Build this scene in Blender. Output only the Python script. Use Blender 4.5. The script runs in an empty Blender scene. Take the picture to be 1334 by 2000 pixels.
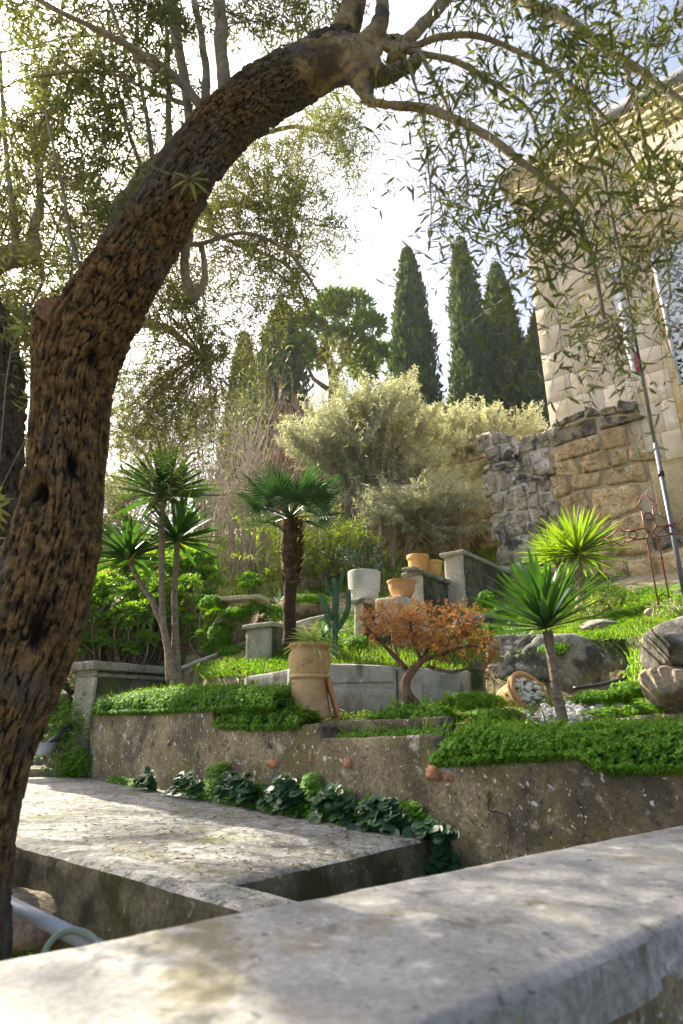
import bpy, math, random
import numpy as np
from mathutils import Vector, Matrix
rad = math.radians
# ------------------------------------------------------------ camera, sky, sun, exposure
PITCH = rad(19.5); FPX = 1158.0
scene = bpy.context.scene
cam_d = bpy.data.cameras.new('camera'); cam = bpy.data.objects.new('camera', cam_d)
scene.collection.objects.link(cam); scene.camera = cam
cam.location = (0, 0, 0); cam.rotation_euler = (math.pi/2 + PITCH, 0, 0)
cam_d.sensor_fit = 'VERTICAL'; cam_d.sensor_height = 36; cam_d.sensor_width = 24
cam_d.lens = FPX/2000*36; cam_d.clip_start = .02; cam_d.clip_end = 2000
cam_d.dof.use_dof = True; cam_d.dof.focus_distance = 4.6; cam_d.dof.aperture_fstop = 3.2
HAZE = .0004
SUN_TO = Vector((-.74, .67, .90)).normalized()            # direction towards the sun
world = bpy.data.worlds.new('World'); scene.world = world; world.use_nodes = True
wn = world.node_tree; bg = wn.nodes['Background']
sky = wn.nodes.new('ShaderNodeTexSky'); sky.sky_type = 'NISHITA'; sky.sun_disc = False
sky.sun_elevation = math.asin(SUN_TO.z); sky.sun_rotation = math.atan2(SUN_TO.x, SUN_TO.y)
sky.air_density = .8; sky.dust_density = 6.0; sky.ozone_density = 1.0
wn.links.new(sky.outputs[0], bg.inputs[0]); bg.inputs[1].default_value = .13
sun_d = bpy.data.lights.new('sun', 'SUN'); sun_d.energy = 5.0; sun_d.angle = rad(.5); sun_d.color = (1, .91, .74)
sun = bpy.data.objects.new('sun', sun_d); scene.collection.objects.link(sun)
sun.rotation_euler = SUN_TO.to_track_quat('Z', 'Y').to_euler()
scene.view_settings.view_transform = 'Standard'; scene.view_settings.look = 'None'
scene.view_settings.exposure = 1.55; scene.view_settings.gamma = 1
scene.cycles.max_bounces = 8; scene.cycles.diffuse_bounces = 4; scene.cycles.transmission_bounces = 4
scene.cycles.use_denoising = True
# ------------------------------------------------------------ pixel -> world helpers (photo is 1334x2000)
CP, SP = math.cos(PITCH), math.sin(PITCH)
def ray(px, py):
    x = (px-667)/FPX; y = (1000-py)/FPX
    return np.array([x, CP - y*SP, SP + y*CP])
def PY(px, py, Y): r = ray(px, py); return r*(Y/r[1])            # at forward distance Y
def PD(px, py, d): return ray(px, py)*d                            # at axis depth d
def G(px, py, z): r = ray(px, py); return r*(z/r[2])               # on the level z
class Plane:
    def __init__(s, p, q):
        s.p = np.array(p[:2]); d = np.array(q[:2])-s.p; s.d = d/np.linalg.norm(d); s.n = np.array([s.d[1], -s.d[0]])
        if s.n.dot(s.p) > 0: s.n = -s.n                              # normal faces the camera
    def at(s, px, py):
        r = ray(px, py); k = s.n.dot(s.p)/s.n.dot(r[:2]); return r*k
    def tz(s, px, py): P = s.at(px, py); return (P[:2]-s.p).dot(s.d), P[2]
    def pt(s, t, z, o=0): q = s.p+s.d*t+s.n*o; return np.array([q[0], q[1], z])
# ------------------------------------------------------------ noise
def _h(i, j, k, s=0):
    n = (i.astype(np.int64)*374761393 + j.astype(np.int64)*668265263 + k.astype(np.int64)*2147483647 + s*974634777) & 0xffffffff
    n = ((n ^ (n >> 13))*1274126177) & 0xffffffff
    n = ((n ^ (n >> 16))*2246822519) & 0xffffffff
    return ((n ^ (n >> 15)) & 0xffffff)/float(0xffffff)
def vn(P, s=0):
    P = np.asarray(P, float); f = np.floor(P); t = P-f; t = t*t*(3-2*t); i = f.astype(np.int64)
    r = 0
    for a in (0, 1):
        for b in (0, 1):
            for c in (0, 1):
                w = (t[..., 0] if a else 1-t[..., 0])*(t[..., 1] if b else 1-t[..., 1])*(t[..., 2] if c else 1-t[..., 2])
                r = r + w*_h(i[..., 0]+a, i[..., 1]+b, i[..., 2]+c, s)
    return r*2-1
def fbm(P, sc=1., o=3, s=0):
    P = np.asarray(P, float)*sc; r = 0; a = 1; n = 0
    for k in range(o): r = r + a*vn(P*(2**k)+17.3*k, s+k); n += a; a *= .5
    return r/n
def norm(v): v = np.asarray(v, float); return v/np.maximum(np.linalg.norm(v, axis=-1, keepdims=True), 1e-9)
# ------------------------------------------------------------ scene graph helpers
COL = scene.collection
def tag(o, label=None, cat=None, group=None, kind=None):
    if label: o['label'] = label
    if cat: o['category'] = cat
    if group: o['group'] = group
    if kind: o['kind'] = kind
    return o
def thing(name, loc, label, cat, group=None):
    o = bpy.data.objects.new(name, None); o.empty_display_size = .1; COL.objects.link(o); o.location = [float(x) for x in loc]
    return tag(o, label, cat, group)
def wloc(o):
    v = np.zeros(3)
    while o is not None: v += np.array(o.location); o = o.parent
    return v
def mesh(name, V, F, m, smooth=True):
    """V (n,3); F list of faces or int array (m,k) or list of such arrays"""
    me = bpy.data.meshes.new(name); V = np.ascontiguousarray(V, np.float32)
    if isinstance(F, np.ndarray): F = [F]
    if len(F) and not isinstance(F[0], np.ndarray): me.from_pydata(V.tolist(), [], [list(map(int, f)) for f in F])
    else:
        F = [f for f in F if len(f)]
        me.vertices.add(len(V)); me.vertices.foreach_set('co', V.ravel())
        idx = np.concatenate([f.ravel() for f in F]).astype(np.int32)
        cnt = np.concatenate([np.full(len(f), f.shape[1]) for f in F]).astype(np.int32)
        st = np.concatenate([[0], np.cumsum(cnt)[:-1]]).astype(np.int32)
        me.loops.add(len(idx)); me.loops.foreach_set('vertex_index', idx)
        me.polygons.add(len(cnt)); me.polygons.foreach_set('loop_start', st)
        me.update(calc_edges=True)
    if smooth: me.polygons.foreach_set('use_smooth', np.ones(len(me.polygons), bool))
    for mm in (m if isinstance(m, (list, tuple)) else [m]):
        me.materials.append(mm)
    me.validate() if len(V) < 2000 else None
    return me
def obj(name, V, F, m, parent=None, smooth=True, loc=None):
    V = np.asarray(V, float)
    if parent is not None: base = wloc(parent)
    elif loc is not None: base = np.array(loc, float)
    else: base = np.array([(V[:, 0].min()+V[:, 0].max())/2, (V[:, 1].min()+V[:, 1].max())/2, V[:, 2].min()])
    o = bpy.data.objects.new(name, mesh(name, V-base, F, m, smooth)); COL.objects.link(o)
    if parent is not None: o.parent = parent
    else: o.location = base.tolist()
    return o
def inst(name, me, parent=None, mat=None, loc=None):
    """object sharing mesh me; mat = world matrix"""
    o = bpy.data.objects.new(name, me); COL.objects.link(o)
    if parent is not None:
        o.parent = parent; b = wloc(parent); mat = Matrix.Translation(Vector((-b).tolist())) @ mat
    o.matrix_local = mat
    return o
def frame_mat(pos, x, y, z, s=1.):
    M = Matrix.Identity(4)
    for i, a in enumerate((x, y, z)):
        for r in range(3): M[r][i] = float(a[r])*(s[i] if hasattr(s, '__len__') else s)
    for r in range(3): M[r][3] = float(pos[r])
    return M
class B:
    """collects pieces; faces grouped by size"""
    def __init__(s): s.V = []; s.F = {}; s.n = 0
    def add(s, V, *Fs):
        V = np.asarray(V, float).reshape(-1, 3)
        for F in Fs:
            F = np.asarray(F, np.int64)
            if len(F): s.F.setdefault(F.shape[1], []).append(F+s.n)
        s.V.append(V); s.n += len(V); return s
    def build(s, name, m, parent=None, smooth=True, loc=None):
        return obj(name, np.concatenate(s.V), [np.concatenate(f) for f in s.F.values()], m, parent, smooth, loc)
def grid_faces(nr, nc, wrap=False):
    i = np.arange(nr-1)[:, None]; j = np.arange(nc if wrap else nc-1)[None, :]
    a = i*nc+j; b = i*nc+(j+1) % nc; return np.stack([a, b, b+nc, a+nc], -1).reshape(-1, 4)
def catmull(P, n):
    P = np.asarray(P, float); P = np.vstack([2*P[0]-P[1], P, 2*P[-1]-P[-2]]); out = []
    for i in range(1, len(P)-2):
        t = np.linspace(0, 1, n, endpoint=False)[:, None]; a, b, c, d = P[i-1], P[i], P[i+1], P[i+2]
        out.append(.5*((2*b)+(-a+c)*t+(2*a-5*b+4*c-d)*t*t+(-a+3*b-3*c+d)*t**3))
    out.append(P[-2][None]); return np.vstack(out)
def frames(P):
    T = norm(np.gradient(P, axis=0)); N = np.zeros_like(P)
    u = np.cross(T[0], [0, 0, 1.]);
    if np.linalg.norm(u) < .1: u = np.cross(T[0], [0, 1., 0])
    N[0] = norm(u)
    for i in range(1, len(P)):
        v = N[i-1]-T[i]*N[i-1].dot(T[i]); N[i] = v/max(np.linalg.norm(v), 1e-9)
    return T, N, np.cross(T, N)
def tube(P, R, k=8, cap=True):
    P = np.asarray(P, float); R = np.broadcast_to(R, len(P)); T, N, Bn = frames(P)
    a = np.linspace(0, 2*np.pi, k, endpoint=False)
    V = P[:, None]+R[:, None, None]*(np.cos(a)[None, :, None]*N[:, None]+np.sin(a)[None, :, None]*Bn[:, None])
    V = V.reshape(-1, 3); F = grid_faces(len(P), k, True); tri = []
    if cap:
        n = len(V); V = np.vstack([V, P[0], P[-1]])
        for j in range(k): tri += [[(j+1) % k, j, n], [(len(P)-1)*k+j, (len(P)-1)*k+(j+1) % k, n+1]]
    return V, F, np.array(tri, int).reshape(-1, 3)
def tubes_many(P, r0, r1, k=3):
    """P (n,m,3) many thin polylines at once"""
    P = np.asarray(P, float); n, m, _ = P.shape; T = norm(np.gradient(P, axis=1))
    u = norm(np.cross(T, np.array([.31, .17, .93]))); w = np.cross(T, u)
    a = np.linspace(0, 2*np.pi, k, endpoint=False)
    r = (np.broadcast_to(r0, n)[:, None]*(1-np.linspace(0, 1, m))+np.broadcast_to(r1, n)[:, None]*np.linspace(0, 1, m))
    V = P[:, :, None]+r[:, :, None, None]*(np.cos(a)[:, None]*u[:, :, None]+np.sin(a)[:, None]*w[:, :, None])
    f = grid_faces(m, k, True); F = (f[None]+(np.arange(n)*m*k)[:, None, None]).reshape(-1, 4)
    return V.reshape(-1, 3), F
def box(c, s, ax=None):
    """box centre c, size s, axes ax rows"""
    ax = np.eye(3) if ax is None else np.asarray(ax); V = []
    for x in (-.5, .5):
        for y in (-.5, .5):
            for z in (-.5, .5): V.append(np.array(c)+ax[0]*x*s[0]+ax[1]*y*s[1]+ax[2]*z*s[2])
    return np.array(V), np.array([[0, 1, 3, 2], [4, 6, 7, 5], [0, 4, 5, 1], [2, 3, 7, 6], [0, 2, 6, 4], [1, 5, 7, 3]])
def rough_box(c, s, ax, step=.06, amp=.008, sc=6., bev=.012, seed=0):
    """box with a subdivided, worn and rounded surface"""
    ax = np.asarray(ax, float); s = np.asarray(s, float); Vs = []; Fs = []; n = 0
    for a in range(3):
        for sg in (-1, 1):
            b, c2 = (a+1) % 3, (a+2) % 3
            nb = max(3, int(s[b]/step)+3); nc = max(3, int(s[c2]/step)+3)
            def spread(n_, L): 
                e = min(bev*1.2/L, .2); return np.concatenate([[0], np.linspace(e, 1-e, n_-2), [1]])-.5
            u, v = np.meshgrid(spread(nb, s[b]), spread(nc, s[c2]), indexing='ij')
            q = np.zeros(u.shape+(3,)); q[..., a] = .5*sg; q[..., b] = u; q[..., c2] = v
            Vs.append(q.reshape(-1, 3)*s); F = grid_faces(nb, nc)+n
            Fs.append(F if sg > 0 else F[:, ::-1]); n += q.size//3
    V = np.concatenate(Vs); h = s/2
    core = np.clip(V, -(h-bev), h-bev); d = V-core; l = np.linalg.norm(d, axis=1, keepdims=True)
    V = core+np.where(l > 1e-9, d/np.maximum(l, 1e-9)*bev, 0)
    W = np.asarray(c)+V@ax
    nr = norm(d+V*1e-6)@ax
    W = W+nr*(amp*(fbm(W, sc, 4, seed)))[:, None]
    return W, np.concatenate(Fs)
def lathe(prof, n=40, c=(0, 0, 0), ax=None, amp=0, seed=0, wob=0):
    """prof [(r,z)...] round the third axis"""
    prof = np.asarray(prof, float); a = np.linspace(0, 2*np.pi, n, endpoint=False)
    V = np.stack([prof[:, 0:1]*np.cos(a), prof[:, 0:1]*np.sin(a), np.repeat(prof[:, 1:2], n, 1)], -1).reshape(-1, 3)
    if amp: V[:, :2] *= 1+amp*fbm(V, 6, 3, seed)[:, None]
    if ax is not None: V = V@np.asarray(ax, float)
    return V+np.asarray(c), grid_faces(len(prof), n, True)
def leaves(P, D, Nn, L, W, fold=.25, bend=0., wide=.4):
    """folded pointed leaves; all arguments per leaf -> V, quads"""
    P = np.asarray(P, float); n = len(P); D = norm(D); S = norm(np.cross(D, Nn)); U = np.cross(S, D)
    L = np.broadcast_to(L, n)[:, None]; W = np.broadcast_to(W, n)[:, None]*.5; b = np.broadcast_to(bend, n)[:, None]
    def q(t, s, u): return P+D*L*t+S*W*s+U*(W*u-b*L*t*t)
    V = np.stack([q(0, 0, 0), q(wide*.75, 1, fold*2), q(wide*.75+.38, .78, fold*1.6), q(1, 0, 0), q(wide*.75+.38, -.78, fold*1.6), q(wide*.75, -1, fold*2)], 1)
    F = np.array([[0, 1, 2, 3], [0, 3, 4, 5]])[None]+(np.arange(n)*6)[:, None, None]
    return V.reshape(-1, 3), F.reshape(-1, 4)
def rnd_dir(rs, n, up=0.):
    v = norm(rs.normal(size=(n, 3))); v[:, 2] += up; return norm(v)
# ------------------------------------------------------------ materials
class NT:
    def __init__(s, name):
        s.m = bpy.data.materials.new(name); s.m.use_nodes = True; s.t = s.m.node_tree; s.N = s.t.nodes; s.L = s.t.links
        s.p = s.N['Principled BSDF']; s.out = s.N['Material Output']
    def n(s, typ, **kw):
        x = s.N.new('ShaderNode'+typ)
        for k, v in kw.items():
            if k.startswith('i_'):
                key = k[2:]; key = int(key) if key.isdigit() else key
                if hasattr(v, 'is_linked') or isinstance(v, bpy.types.NodeSocket): s.L.new(v, x.inputs[key])
                else: x.inputs[key].default_value = v
            else: setattr(x, k, v)
        return x
    def pos(s, stretch=None, rot=None):
        g = s.n('NewGeometry').outputs['Position']
        if stretch or rot:
            mp = s.n('Mapping'); s.L.new(g, mp.inputs[0])
            if stretch: mp.inputs['Scale'].default_value = stretch
            if rot: mp.inputs['Rotation'].default_value = rot
            g = mp.outputs[0]
        return g
    def noise(s, vec, sc, det=4, rough=.55, dist=0.):
        x = s.n('TexNoise', i_Scale=sc, i_Detail=det, i_Roughness=rough, i_Distortion=dist); s.L.new(vec, x.inputs['Vector']); return x.outputs['Fac']
    def rng(s, v, lo, hi, a=0., b=1.):
        x = s.n('MapRange', interpolation_type='SMOOTHSTEP'); s.L.new(v, x.inputs[0])
        for i, q in enumerate((lo, hi, a, b)): x.inputs[i+1].default_value = q
        return x.outputs[0]
    def math(s, op, a, b=None):
        x = s.n('Math', operation=op)
        for i, q in enumerate((a, b)):
            if q is None: continue
            if isinstance(q, bpy.types.NodeSocket): s.L.new(q, x.inputs[i])
            else: x.inputs[i].default_value = q
        return x.outputs[0]
    def mix(s, f, a, b, blend='MIX'):
        x = s.n('Mix', data_type='RGBA', blend_type=blend)
        for i, q in ((0, f), (6, a), (7, b)):
            if isinstance(q, bpy.types.NodeSocket): s.L.new(q, x.inputs[i])
            elif i == 0: x.inputs[0].default_value = q
            else: x.inputs[i].default_value = (*q, 1) if len(q) == 3 else q
        return x.outputs[2]
    def bump(s, h, st, dist=.01, prev=None):
        x = s.n('Bump'); x.inputs['Strength'].default_value = st; x.inputs['Distance'].default_value = dist; s.L.new(h, x.inputs['Height'])
        if prev is not None: s.L.new(prev, x.inputs['Normal'])
        return x.outputs[0]
    def done(s, col, rough=.8, nrm=None, spec=.3):
        if isinstance(col, bpy.types.NodeSocket): s.L.new(col, s.p.inputs['Base Color'])
        else: s.p.inputs['Base Color'].default_value = (*col, 1)
        if isinstance(rough, bpy.types.NodeSocket): s.L.new(rough, s.p.inputs['Roughness'])
        else: s.p.inputs['Roughness'].default_value = rough
        s.p.inputs['Specular IOR Level'].default_value = spec
        if nrm is not None: s.L.new(nrm, s.p.inputs['Normal'])
        return s.m
def stone(name, c1, c2, sc=3., layers=(), rough=.9, bump=.5, bd=.01, fine=60., stretch=None, per_obj=0., grain=.75):
    """mottled mineral surface; layers = (colour, scale, lo, hi[, detail])"""
    t = NT(name); p = t.pos(stretch); base = t.noise(p, sc, 6, .6); col = t.mix(t.rng(base, .35, .65), c1, c2)
    fn = t.noise(p, fine, 5, .7)
    col = t.mix(grain, col, t.mix(t.rng(fn, .3, .7), (.55, .55, .55), (1.35, 1.33, 1.3)), 'MULTIPLY')
    for k, l in enumerate(layers):
        q = t.noise(t.pos(l[5] if len(l) > 5 else None), l[1], l[4] if len(l) > 4 else 5, .65, .3)
        col = t.mix(t.rng(q, l[2], l[3]), col, l[0])
    if per_obj:
        r = t.n('ObjectInfo').outputs['Random']
        col = t.mix(1., col, t.mix(r, (1-per_obj,)*3, (1+per_obj, 1+per_obj*.9, 1+per_obj*.7)), 'MULTIPLY')
    n1 = t.bump(base, bump*.6, bd*2); n2 = t.bump(fn, bump, bd*.5, n1)
    return t.done(col, rough, n2, .25)
def leafmat(name, c1, c2, back=None, trans=.35, rough=.45, tc=None, spec=.4, obj_var=False, var=.5, sc=1.2):
    t = NT(name); r = t.math('FRACT', t.math('ADD', t.n('ObjectInfo').outputs['Random'], t.n('NewGeometry').outputs['Random Per Island']))
    big = t.rng(t.noise(t.pos(), sc, 3), .3, .7)
    f = t.math('ADD', t.math('MULTIPLY', r, 1-var*.5), t.math('MULTIPLY', big, var*.5))
    col = t.mix(f, c1, c2)
    if back: col = t.mix(t.n('NewGeometry').outputs['Backfacing'], col, back)
    t.done(col, rough, None, spec)
    if trans:
        tr = t.n('BsdfTranslucent'); tcx = t.mix(1., col, tc or (1.6, 1.7, .7), 'MULTIPLY'); t.L.new(tcx, tr.inputs[0])
        mx = t.n('MixShader'); mx.inputs[0].default_value = trans
        t.L.new(t.p.outputs[0], mx.inputs[1]); t.L.new(tr.outputs[0], mx.inputs[2]); t.L.new(mx.outputs[0], t.out.inputs[0])
    return t.m
def plain(name, c, rough=.5, metal=0., var=.15, sc=20., spec=.4, bump=.1):
    t = NT(name); n = t.noise(t.pos(), sc, 4)
    col = t.mix(t.rng(n, .3, .7), tuple(x*(1-var) for x in c), tuple(x*(1+var) for x in c))
    t.p.inputs['Metallic'].default_value = metal
    return t.done(col, rough, t.bump(n, bump, .004), spec)
MT = {}
MT['parapet'] = stone('pale_worn_concrete', (.22, .22, .21), (.37, .365, .345), 3, [((.21, .19, .12), 3.0, .50, .66), ((.13, .13, .11), 7, .56, .68), ((.48, .465, .43), 12, .56, .72), ((.10, .10, .085), 30, .60, .70)], bump=.5, fine=70, grain=.5)
MT['platform'] = stone('speckled_concrete', (.18, .18, .17), (.36, .36, .34), 2.5, [((.09, .10, .075), 16, .50, .64, 6), ((.08, .085, .07), 45, .54, .64), ((.52, .51, .47), 28, .58, .68), ((.16, .17, .08), 2.2, .54, .70)], bump=.6, fine=120, stretch=None)
MT['mosswall'] = stone('mossy_concrete_side', (.10, .095, .06), (.20, .18, .12), 5, [((.055, .06, .02), 4, .45, .65), ((.36, .34, .28), 26, .62, .70), ((.03, .028, .02), 3, .55, .72)], bump=.9, fine=50)
MT['frontwall'] = stone('weathered_render', (.16, .13, .075), (.34, .28, .17), 2.2, [((.10, .09, .06), 1.6, .44, .62), ((.17, .15, .045), 3.4, .54, .68), ((.46, .42, .33), 7, .58, .70), ((.045, .04, .03), 9, .56, .70), ((.66, .65, .61), 22, .66, .70, 2), ((.70, .69, .66), 48, .665, .70, 2), ((.035, .035, .028), 60, .58, .68)], bump=1.2, fine=45, bd=.016)
MT['walllight'] = stone('grey_render', (.34, .325, .29), (.50, .48, .43), 3, [((.15, .14, .11), 5, .52, .68, 5, (1, 1, .25)), ((.20, .19, .15), 2.6, .50, .70), ((.26, .25, .14), 5, .58, .74), ((.62, .61, .58), 9, .6, .7)], bump=.5, grain=.3)
MT['coping'] = stone('lichen_coping', (.30, .29, .25), (.44, .42, .37), 4, [((.14, .14, .09), 5, .52, .68), ((.42, .38, .16), 14, .63, .70), ((.66, .65, .60), 24, .63, .69)], bump=.7)
MT['pierdark'] = stone('mossy_shaded_wall', (.07, .072, .05), (.18, .17, .13), 3.5, [((.06, .07, .04), 6, .48, .66), ((.42, .41, .36), 9, .60, .70), ((.12, .15, .04), 3, .56, .7)], bump=1., fine=35, bd=.02)  # moss colour, darkened further to paint the shade of the long sides
MT['pierlight'] = stone('pale_plaster_lit_end', (.48, .44, .35), (.60, .56, .46), 5, [((.20, .19, .14), 7, .56, .70), ((.10, .10, .08), 18, .62, .7)], bump=.7)  # light on the stair wall ends is painted into this pale colour
MT['brickred'] = stone('exposed_brick', (.34, .15, .08), (.48, .24, .14), 12, [((.28, .23, .16), 9, .50, .62)], bump=.6)
MT['ochre'] = stone('ochre_sandstone', (.40, .28, .14), (.58, .44, .26), 5, [((.24, .16, .08), 8, .52, .64), ((.15, .13, .10), 3.2, .60, .72), ((.62, .52, .36), 7, .58, .72), ((.12, .11, .10), 9, .66, .74)], bump=1., fine=40, bd=.02, per_obj=.16)
MT['ochretop'] = stone('lichened_sandstone', (.16, .15, .12), (.42, .32, .18), 4, [((.06, .06, .055), 8, .45, .6), ((.5, .48, .4), 20, .64, .7)], bump=1., fine=40, bd=.02, per_obj=.15)
MT['darkstone'] = stone('lichen_stained_stone', (.27, .235, .17), (.46, .40, .30), 5, [((.055, .052, .045), 2.6, .52, .64, 6), ((.10, .10, .09), 9, .54, .66), ((.24, .22, .10), 4.3, .60, .72), ((.62, .60, .56), 5.5, .60, .68)], bump=1.2, fine=40, bd=.03, per_obj=.14)
MT['mortar'] = stone('grey_mortar', (.40, .37, .31), (.58, .55, .49), 5, [((.055, .052, .045), 2.6, .52, .64, 6), ((.10, .10, .09), 9, .54, .66), ((.24, .22, .10), 4.3, .60, .72)], bump=1.)
MT['mortarochre'] = stone('sandy_mortar', (.40, .32, .21), (.52, .43, .30), 4, [((.24, .18, .10), 6, .55, .7), ((.10, .095, .08), 2.6, .60, .70)], bump=1.)
MT['ashlar'] = stone('cream_ashlar', (.60, .50, .35), (.69, .60, .45), 2.5, [((.56, .45, .29), 3.5, .55, .72), ((.74, .69, .60), 6, .58, .7)], bump=.25, per_obj=.10, grain=.3)
MT['joint'] = stone('ashlar_joint', (.46, .39, .28), (.54, .47, .35), 8)
MT['stain'] = stone('rust_stained_stone', (.60, .42, .20), (.66, .55, .36), 3, [((.58, .33, .12), 4, .50, .68, 4, (1, 1, .3)), ((.66, .62, .5), 8, .6, .7)], bump=.3)
MT['cornice'] = stone('cornice_stone', (.50, .40, .20), (.60, .52, .36), 6, [((.30, .22, .10), 5, .55, .7)], bump=.3)
MT['roofedge'] = stone('grey_roof_edge', (.24, .25, .26), (.36, .37, .38), 6)
MT['rock'] = stone('grey_limestone_rock', (.18, .17, .145), (.32, .30, .25), 4, [((.07, .07, .055), 6, .44, .62), ((.58, .56, .52), 16, .60, .70), ((.16, .18, .05), 3, .58, .7)], bump=1., fine=50, bd=.02)
MT['rockbrown'] = stone('brown_tufa_rock', (.20, .16, .11), (.33, .27, .19), 5, [((.12, .11, .09), 9, .54, .66), ((.20, .22, .07), 4, .58, .7)], bump=1., fine=40, bd=.02)
MT['cliff'] = stone('ochre_cliff', (.44, .30, .12), (.60, .45, .22), 1.6, [((.14, .10, .05), 3, .5, .66), ((.18, .16, .07), 1.2, .55, .7), ((.56, .46, .30), 4, .62, .72)], bump=1., fine=14, bd=.05)
MT['soil'] = stone('dark_leafy_soil', (.07, .05, .03), (.13, .10, .06), 6, [((.05, .08, .02), 3, .48, .62)], bump=1., fine=40, bd=.02)
MT['hill'] = stone('brushy_hillside', (.20, .175, .10), (.34, .29, .19), 1.2, [((.07, .10, .03), 2, .48, .62), ((.30, .27, .2), 3, .58, .7)], bump=1., fine=12, bd=.08)
MT['terracotta'] = stone('terracotta', (.55, .27, .12), (.66, .36, .18), 5, [((.62, .44, .28), 9, .56, .72)], bump=.2, rough=.8, grain=.3)
MT['orangepot'] = stone('orange_terracotta', (.66, .33, .10), (.74, .44, .17), 6, [((.58, .48, .30), 12, .6, .72)], bump=.2, rough=.75, grain=.3)
MT['buffpot'] = stone('buff_clay', (.50, .33, .15), (.60, .43, .22), 5, [((.36, .22, .09), 6, .56, .7), ((.62, .55, .42), 14, .60, .7), ((.28, .24, .16), 4, .6, .74)], bump=.25, rough=.8, grain=.3)
MT['whitepot'] = stone('white_glaze', (.60, .62, .60), (.70, .71, .68), 5, [((.45, .46, .42), 7, .58, .7)], bump=.15, rough=.5, grain=.3)
MT['pebble'] = stone('white_pebble', (.72, .70, .66), (.80, .78, .75), 10, [((.58, .55, .50), 20, .62, .72)], bump=.15, rough=.55, per_obj=.10)
MT['redpaint'] = plain('dark_red_painted_iron', (.20, .04, .035), .5, 0, .3, 40)
MT['pole'] = plain('grey_metal_pole', (.20, .22, .25), .35, .6, .1)
MT['poledark'] = plain('dark_pole', (.14, .15, .17), .4, .2, .1)
MT['white'] = plain('white_cloth', (.78, .79, .80), .7, 0, .04)
MT['red'] = plain('red_print', (.55, .04, .05), .6)
MT['black'] = plain('black_plastic', (.02, .022, .026), .4)
MT['pipe'] = plain('grey_pvc_pipe', (.34, .38, .42), .4, 0, .12)
MT['pipelight'] = plain('weathered_grey_pipe', (.36, .34, .30), .6, 0, .25)
MT['hose'] = plain('green_hose', (.22, .28, .22), .4)
MT['glass'] = plain('dark_pane', (.045, .06, .09), .08, 0, .1, spec=.6)
MT['lattice'] = plain('white_lattice', (.66, .68, .72), .6, 0, .06)
MT['wire'] = plain('wire', (.10, .10, .11), .5)
def bark_mat(name, hi, lo, crack, gray):
    t = NT(name); a = t.n('Attribute', attribute_name='crack').outputs['Fac']; p = t.pos()
    n = t.noise(p, 22, 5, .7); f = t.noise(p, 110, 5, .75)
    col = t.mix(t.rng(n, .35, .65), lo, hi); col = t.mix(t.rng(t.noise(p, 2.3, 3), .44, .62), col, gray)
    col = t.mix(.8, col, t.mix(t.rng(f, .25, .75), (.5, .5, .5), (1.45, 1.4, 1.3)), 'MULTIPLY')
    col = t.mix(t.rng(a, .10, .95), crack, col)
    return t.done(col, .9, t.bump(f, 1., .012), .2)
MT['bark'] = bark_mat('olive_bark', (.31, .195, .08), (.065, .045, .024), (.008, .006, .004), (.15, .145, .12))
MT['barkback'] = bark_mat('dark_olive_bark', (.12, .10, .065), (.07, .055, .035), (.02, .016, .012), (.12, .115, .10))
MT['limb'] = stone('smooth_olive_limb', (.17, .145, .09), (.31, .26, .16), 8, [((.16, .15, .12), 5, .5, .66), ((.40, .30, .10), 6, .6, .72)], bump=.6, fine=50)
MT['knot'] = stone('gnarled_olive_wood', (.20, .155, .085), (.36, .28, .15), 9, [((.10, .09, .07), 6, .48, .62), ((.05, .04, .03), 24, .56, .66), ((.34, .24, .08), 5, .6, .7)], bump=1.2, fine=60, bd=.02)
MT['stemgrey'] = stone('ringed_stem', (.22, .17, .12), (.34, .28, .21), 14, [((.12, .09, .06), 40, .5, .66)], bump=1., fine=60, stretch=(1, 1, 3.5))
MT['cutwood'] = stone('weathered_cut_wood', (.20, .10, .05), (.32, .18, .09), 20, [((.08, .05, .03), 14, .5, .66)], bump=.8, fine=60)
MT['twig'] = plain('twig', (.17, .14, .09), .8, 0, .3)
MT['drytwig'] = plain('dry_twig', (.42, .35, .28), .8, 0, .35)
MT['redtwig'] = plain('reddish_twig', (.34, .20, .13), .8, 0, .3)
MT['palmtrunk'] = stone('fibrous_palm_trunk', (.10, .065, .035), (.20, .13, .075), 18, [((.07, .04, .02), 20, .5, .64)], bump=1.2, fine=70, bd=.02)
MT['palmlow'] = stone('dark_palm_base', (.035, .022, .015), (.08, .045, .028), 10, [((.26, .08, .03), 5, .62, .72)], bump=1., fine=80)
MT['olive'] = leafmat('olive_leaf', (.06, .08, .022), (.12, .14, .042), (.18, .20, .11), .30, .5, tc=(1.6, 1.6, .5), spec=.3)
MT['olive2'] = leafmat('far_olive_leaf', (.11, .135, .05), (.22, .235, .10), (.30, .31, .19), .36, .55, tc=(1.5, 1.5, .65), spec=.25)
MT['silver'] = leafmat('silvery_olive_leaf', (.34, .37, .22), (.52, .53, .36), (.50, .52, .40), .34, .5, tc=(1.2, 1.18, .75))
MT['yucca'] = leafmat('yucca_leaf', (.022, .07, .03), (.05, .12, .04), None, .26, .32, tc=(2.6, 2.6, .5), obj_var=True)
MT['yuccalit'] = leafmat('backlit_yucca_leaf', (.10, .19, .03), (.18, .28, .04), None, .45, .35, tc=(2.0, 1.9, .4), obj_var=True)  # lighter copy of the yucca leaf, backlight painted into its colour
MT['palm'] = leafmat('fan_palm_leaf', (.025, .07, .032), (.06, .13, .06), None, .18, .35)
MT['clover'] = leafmat('clover_leaf', (.05, .15, .012), (.19, .38, .032), None, .38, .6, tc=(1.8, 1.7, .4), sc=7, spec=.15)
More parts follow.
